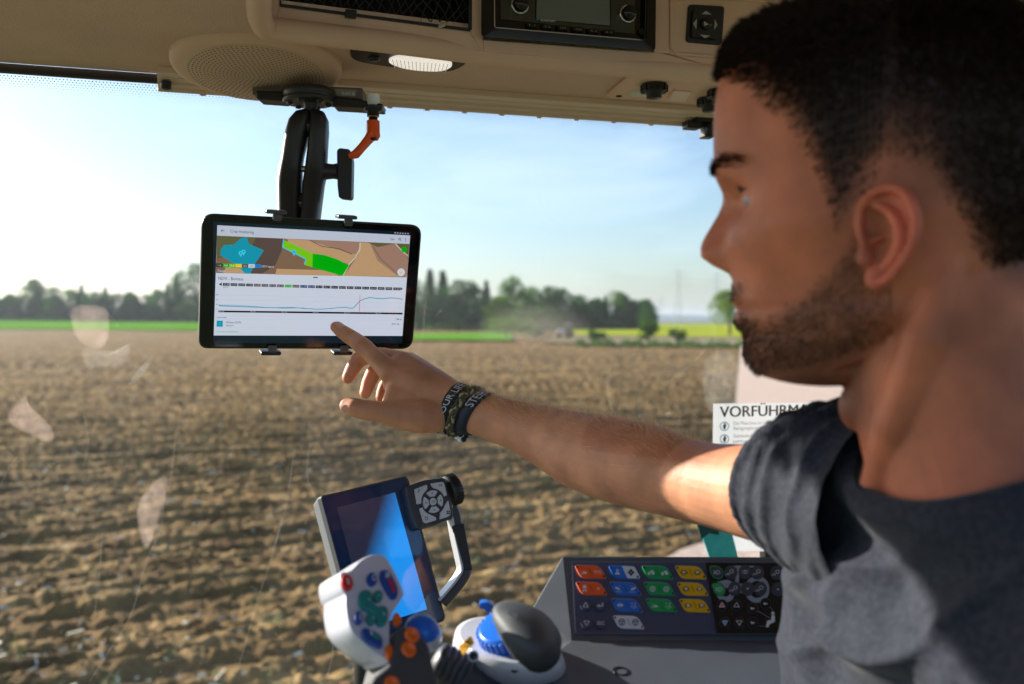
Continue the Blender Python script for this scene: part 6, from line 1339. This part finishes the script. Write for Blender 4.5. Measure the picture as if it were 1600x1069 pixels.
while cnt < 5200 and tries < 200000:
    tries += 1; i = rs2.randint(9, int(NZ * .62)); j = rs2.randint(0, NT); p = HP[i, j]
    if p[0] < .0 or p[1] < -.045: continue
    jaw_up = np.interp(p[0], [-.01, .012, .03, .05, .075, .095, .13], [.03, .050, .030, .012, -.002, .006, mouth_z + .004]) 
    m = p[2] < jaw_up + .004 * rs2.randn()
    mo = abs(p[2] - (mouth_z + .0115)) < .0065 and p[0] > .075 and .012 < abs(p[1]) < .03 and rs2.rand() < .5
    if not (m or mo): continue
    if abs(p[2] - mouth_z) < .0055 and p[0] > .092 and abs(p[1]) < .024: continue
    n_ = head_normal(i, j); d = n_ * .8 + np.array([.15, 0, -.8]) + rs2.randn(3) * .3
    dens = 1 if (p[0] > .08 or p[2] < -.01) else .55
    if rs2.rand() > dens: continue
    strand(beard, p - n_ * .0005, d, (.0022 + .0016 * rs2.rand()), .00026, m_hair2, np.array([.1, 0, -.5])); cnt += 1
beard.build("beard", man, fix=False)
brow = MB(); iy = int((eye_z - (chin_z - .005)) / (.2064 - chin_z + .005) * (NZ - 1)); EYX = HP[iy, min([j for j in range(NT) if HP[iy, j, 0] > .03], key=lambda q: abs(HP[iy, q, 1] - .030)), 0] + .001
for sg in (1, -1):
    brow = MB()
    for k_ in range(240):
        t = rs2.rand(); y = sg * (.013 + .036 * t); zt = brow_z + .003 + .004 * math.sin(t * 2.6) + rs2.randn() * .0018
        i = int(np.clip((zt - (chin_z - .005)) / (.2064 - chin_z + .005) * (NZ - 1), 0, NZ - 1)); js_ = [j for j in range(NT) if HP[i, j, 0] > .03]; j = min(js_, key=lambda q: abs(HP[i, q, 1] - y)); p = HP[i, j].copy(); p[1] = y
        strand(brow, p, head_normal(i, j) * .3 + np.array([.0, sg * .9, .1]) + rs2.randn(3) * .12, .006, .0004, m_hair, np.array([0, sg * .6, -.3]))
    for k_ in range(60):
        t = rs2.rand(); y = sg * (.019 + .022 * t); p = np.array([EYX - .004 * abs(t - .4), y, eye_z + .004]); strand(brow, p, np.array([1, sg * .3, .25]) + rs2.randn(3) * .1, .0085, .00035, m_hair, np.array([0, 0, .5]))
    brow.build("eyebrow", man, fix=False)
# fine blond hair on the forearm
fz = MB()
for k_ in range(5200):
    s_ = rs2.rand() * 9.6 + 3.6; i = int(s_); fr_ = s_ - i
    if i >= len(AR) - 2: continue
    c = AR[i][0].lerp(AR[i + 1][0], fr_); u_ = AR[i][1].lerp(AR[i + 1][1], fr_); sd_ = AR[i][2].lerp(AR[i + 1][2], fr_); ax_ = AR[i][3]
    t = rs2.randn() * .55; 
    for sgn in (1,):
        n_ = (u_.normalized() * math.cos(t) + sd_.normalized() * math.sin(t)); p = c + u_ * math.cos(t) + sd_ * math.sin(t)
        if n_.dot(UP) < .15: continue
        d = (n_ * .55 + ax_ * .8 + Vector(rs2.randn(3)) * .28).normalized() * (.006 + .006 * rs2.rand()); q = d.cross(Vector(rs2.randn(3))).normalized() * .00018
        fz.add([p - q - n_ * .001, p + q - n_ * .001, p + d], [(0, 1, 2)], m_fuzz)
fz.build("arm_hair", man, fix=False)
# ---- t-shirt
shirt = mat("grey_jersey", (.020, .023, .034), .85, spec=.12, var=(260, (.036, .040, .053)), bump=(1400, .5, .0007))
bsh = shirt.node_tree.nodes['Principled BSDF']; bsh.inputs['Sheen Weight'].default_value = .12; bsh.inputs['Sheen Roughness'].default_value = .4
SH = MB(); NS = 220
th = np.linspace(0, 2 * math.pi, NS, endpoint=False)
prof_s = [  # front depth, back depth, half width, z front, z side, z back
 (.074, .070, .066, -.104, -.080, -.052), (.077, .073, .071, -.106, -.083, -.055), (.080, .080, .088, -.116, -.092, -.066), (.085, .090, .122, -.138, -.105, -.085), (.088, .098, .155, -.163, -.124, -.110), (.089, .104, .178, -.190, -.150, -.14), (.091, .108, .186, -.220, -.19, -.18), (.093, .110, .186, -.26, -.24, -.23), (.094, .112, .180, -.31, -.30, -.29), (.095, .114, .176, -.38, -.38, -.37), (.128, .115, .176, -.50, -.50, -.50), (.13, .115, .176, -.66, -.66, -.66)]
ps = np.array(prof_s); tt2 = np.linspace(0, len(ps) - 1, 150)
rings = []
for t_ in tt2:
    v = [np.interp(t_, range(len(ps)), ps[:, k_]) for k_ in range(6)]
    c = np.cos(th); s = np.sin(th)
    f = np.where(c > 0, v[0], v[1]) * np.sign(c) * np.abs(c) ** .88; r_ = v[2] * np.sign(s) * np.abs(s) ** .88
    z = np.where(c > 0, v[4] + (v[3] - v[4]) * np.abs(c) ** 1.6, v[4] + (v[5] - v[4]) * np.abs(c) ** 1.6)
    z = z + .052 * np.exp(-((r_ - .120) / .065) ** 2) * np.clip(1 - t_ / 9, 0, 1) * np.clip(t_ / 2, 0, 1)
    f = np.where(c > 0, f - .016 * np.clip(t_ - 2, 0, 1) * np.abs(c) ** .5, f)
    # chest muscles and folds radiating from the right armpit / shoulder
    down = np.clip((t_ - 2) / 3, 0, 1)
    u = r_ / .17
    f_ = f.copy()
    pec = .008 * np.exp(-((np.abs(r_) - .075) / .05) ** 2) * np.exp(-((z + .20) / .05) ** 2) * (c > 0)
    ang = np.arctan2(z + .17, .15 - r_); dist = np.hypot(z + .17, .15 - r_)
    fold = np.sin(ang * 8.5 + 3.0 * fbm(dist * 9, ang * 1.3, 5, 2) + 1.2) * .011 * np.exp(-((dist - .14) / .10) ** 2)
    fold += (fbm(u * 2.2 + z * 9, z * 13 - u * 3, 9, 3) - .5) * .024
    diag = np.sin((r_ * .75 + z) * 62 + 4 * fbm(u * 2, z * 8, 15, 2)) * .0065
    near = np.exp(-((r_ + .06) / .12) ** 2)
    dsp = (fold + diag * near) * down
    cr_ = np.sin((r_ * .55 + z * 1.0) * 48 + 5 * fbm(u * 1.6 + 4, z * 7, 25, 2)); dsp = dsp + ((1 - np.abs(cr_)) ** 2.0 * .014 - .003) * down * np.clip(fbm(u * 2, z * 5, 27, 2) * 3 - .9, 0, 1)
    f_ = f_ + (pec + dsp) * np.sign(c) * np.abs(c) ** .8 * np.clip((.15 - r_) / .08, .15, 1); r2 = r_ + dsp * .25 * np.sign(s)
    rings.append([TL(float(a), float(b_), float(zz)) for a, b_, zz in zip(f_, r2, z)])
# collar band: two rolled ridges at the neckline
def off_ring(r0, o, dz): 
    cen_ = sum(r0, Vector()) / len(r0); return [p + (p - cen_).normalized() * o + UP * dz for p in r0]
r0 = rings[0]
collar = [off_ring(r0, -.0035, -.014), off_ring(r0, -.004, -.003), off_ring(r0, -.002, .0015), off_ring(r0, .0012, .0015), off_ring(r0, .0042, -.0015), off_ring(r0, .0066, -.0065), off_ring(r0, .0078, -.0105), off_ring(r0, .0066, -.0125)]
SH.loft(collar + rings[4:], shirt, True, False)
# sleeve
def sleeve(axis, nm):
    n_ = 96; rr = []; S_ = 70
    for i in range(S_):
        t = i / (S_ - 1); q = t * (len(axis) - 1); i0 = min(int(q), len(axis) - 2); fr_ = q - i0
        a, b_ = axis[i0], axis[i0 + 1]; c = a[0].lerp(b_[0], fr_); u_ = a[1].lerp(b_[1], fr_); sd_ = a[2].lerp(b_[2], fr_)
        ring = []
        for j in range(n_):
            w_ = 6.2832 * j / n_
            gth = math.sin(t * 26 + 1.8 * math.sin(w_ * 1.0 + .5) + 1.3 * float(fbm(np.array([math.cos(w_) * 1.5 + 3]), np.array([t * 3 + math.sin(w_)]), 31, 2)[0]) * 3) * .0 * (.75 + .35 * math.cos(w_ - .5))
            fd = math.sin(t * 19 + 2.2 * math.sin(w_ + .5) + 3.2 * float(fbm(np.array([math.cos(w_) * 1.5 + 3]), np.array([t * 3 + math.sin(w_)]), 31, 2)[0])); gth += ((1 - abs(fd)) ** 1.8 * .0135 - .003) * (max(0, math.sin(math.pi * min(1, t * 1.08))) ** .6) * (.7 + .4 * math.cos(w_ - .5))
            gth += (float(fbm(np.array([math.cos(w_) * 2 + t * 5]), np.array([math.sin(w_) * 2 + t * 2]), 33, 3)[0]) - .5) * .014 * (1 - t * .6)
            hem = -.0012 if .93 < t < .945 else 0
            ring.append(c + (u_.normalized() * math.cos(w_) * (u_.length + gth + hem) + sd_.normalized() * math.sin(w_) * (sd_.length + gth + hem)))
        rr.append(ring)
    last = rr[-1]; c = sum(last, Vector()) / n_
    rr.append([c.lerp(p, .965) for p in last]); rr.append([c.lerp(p, .955) + (rr[-8][j] - last[j]) * .8 for j, p in enumerate(last)])
    SH.loft(rr, shirt, True, False)
def ax(xt, yt, xb, yb, d, th_, ): A = P(xt, yt, d); B_ = P(xb, yb, d); return ((A + B_) / 2, (A - B_) / 2, th_)
defs = [(1400, 650, 1392, 960, .60, 1.0), (1348, 638, 1340, 935, .625, .95), (1300, 640, 1290, 905, .655, .95), (1245, 655, 1262, 880, .69, .98), (1205, 674, 1250, 856, .72, 1.0), (1158, 703, 1232, 838, .742, 1.08)]
axl = []
for i, (xt, yt, xb, yb, d, th_) in enumerate(defs):
    A = P(xt, yt, d); B_ = P(xb, yb, d); c = (A + B_) / 2; u_ = (A - B_) / 2; j0 = defs[max(i - 1, 0)]; j1 = defs[min(i + 1, len(defs) - 1)]
    ax_ = (P((j1[0] + j1[2]) / 2, (j1[1] + j1[3]) / 2, j1[4]) - P((j0[0] + j0[2]) / 2, (j0[1] + j0[3]) / 2, j0[4])).normalized()
    axl.append((c, u_, ax_.cross(u_).normalized() * u_.length * th_))
sleeve(axl, "right")
cL = [(TL(0, -.12, -.155), Vector((0, 0, .062)), tF * .06), (TL(.01, -.175, -.175), (UP * .8 - tR * .5).normalized() * .064, tF * .062), (TL(.02, -.215, -.24), (UP * .2 - tR).normalized() * .060, tF * .060), (TL(.03, -.225, -.34), -tR * .058, tF * .058)]
sleeve(cL, "left")
SH.build("t_shirt", man, fix=True)
# ---- wrist bands (worn, yet separate things)
def band(t0, t1, grow, m, nm, lb, body_txt=None, a0=0, a1=1, hgt=.7, braid=False):
    def sec(s_):
        i = min(int(s_), len(AR) - 2); fr_ = s_ - i; return [AR[i][k_].lerp(AR[i + 1][k_], fr_) for k_ in range(4)]
    def pt(s_, w_, g_):
        c, u_, sd_, ax_ = sec(s_); s2 = s_
        return c + u_ * math.cos(w_) * (1 + g_ / u_.length) + sd_ * math.sin(w_) * (1 + g_ / sd_.length)
    tg_ = thing(nm, sec((t0 + t1) / 2)[0], lb, "wristband", "bands on the man's wrist"); k = MB(); N = 72
    sk_ = lambda w_: -.30 * math.cos(w_)
    if not braid:
        rr = [[pt(t0 + sk_(w_) + (t1 - t0) * f_, w_, g_) for w_ in [6.2832 * j / N for j in range(N)]] for f_, g_ in ((0, -.001), (0, grow), (.5, grow + .0004), (1, grow), (1, -.001))]
        k.loft(rr, m, True, False); k.build("strap", tg_)
    else:
        for ph in (0, 2.09, 4.19):
            cor = [pt((t0 + t1) / 2 + sk_(w_) + (t1 - t0) * .42 * math.sin(w_ * 9 + ph), w_, grow + .0012 + .0009 * math.cos(w_ * 18 + ph)) for w_ in [6.2832 * j / 260 for j in range(261)]]
            k.tube(cor, .0017, (m, m, mat("tan_cord", (.40, .30, .16), .8))[int(ph / 2)], 6)
        k.build("braid", tg_)
    if body_txt:
        vs, fs = text_geo(body_txt); x0, x1 = min(v.x for v in vs), max(v.x for v in vs); k = MB()
        out = []
        for v in vs:
            w_ = a0 + (a1 - a0) * (v.x - x0) / (x1 - x0); f_ = .5 + (v.y / .7 - .5) * hgt
            out.append(pt(t0 + sk_(w_) + (t1 - t0) * f_, w_, grow + .0009))
        k.add(out, fs, m_txtb); k.build("lettering", tg_, fix=False)
    return pt
m_txtb = mat("woven_letters", (.55, .57, .60), .6); m_b1 = mat("black_woven", (.008, .009, .014), .7); m_b2 = mat("navy_woven", (.006, .010, .030), .6); m_cord = mat("olive_cord", (.07, .07, .035), .85)
pt1 = band(12.72, 13.5, .0016, m_b1, "wristband", "black woven wristband lettered YOUR LIFE, closest to the hand", "BE IS YOUR LIFE", -2.85, -.30, .52)
band(12.30, 12.66, .0012, m_cord, "braided_bracelet", "braided olive and tan cord bracelet between the two lettered bands", braid=True)
pt3 = band(11.60, 12.25, .0016, m_b2, "wristband", "dark navy woven wristband lettered in white, nearest the forearm", "STEIRA", -1.35, -.10, .72)
c = pt1(12.5, 2.9, .004); k = MB(); rs3 = np.random.RandomState(3)
for i in range(9): k.ell(c + Vector(rs3.randn(3)) * .0025, X * .0032, Y * .0026, UP * .0030, m_white if i % 3 else m_b1, 10, 7)
tag(k.build("knot"), "small white and black knot hanging under the wristbands", "knot")
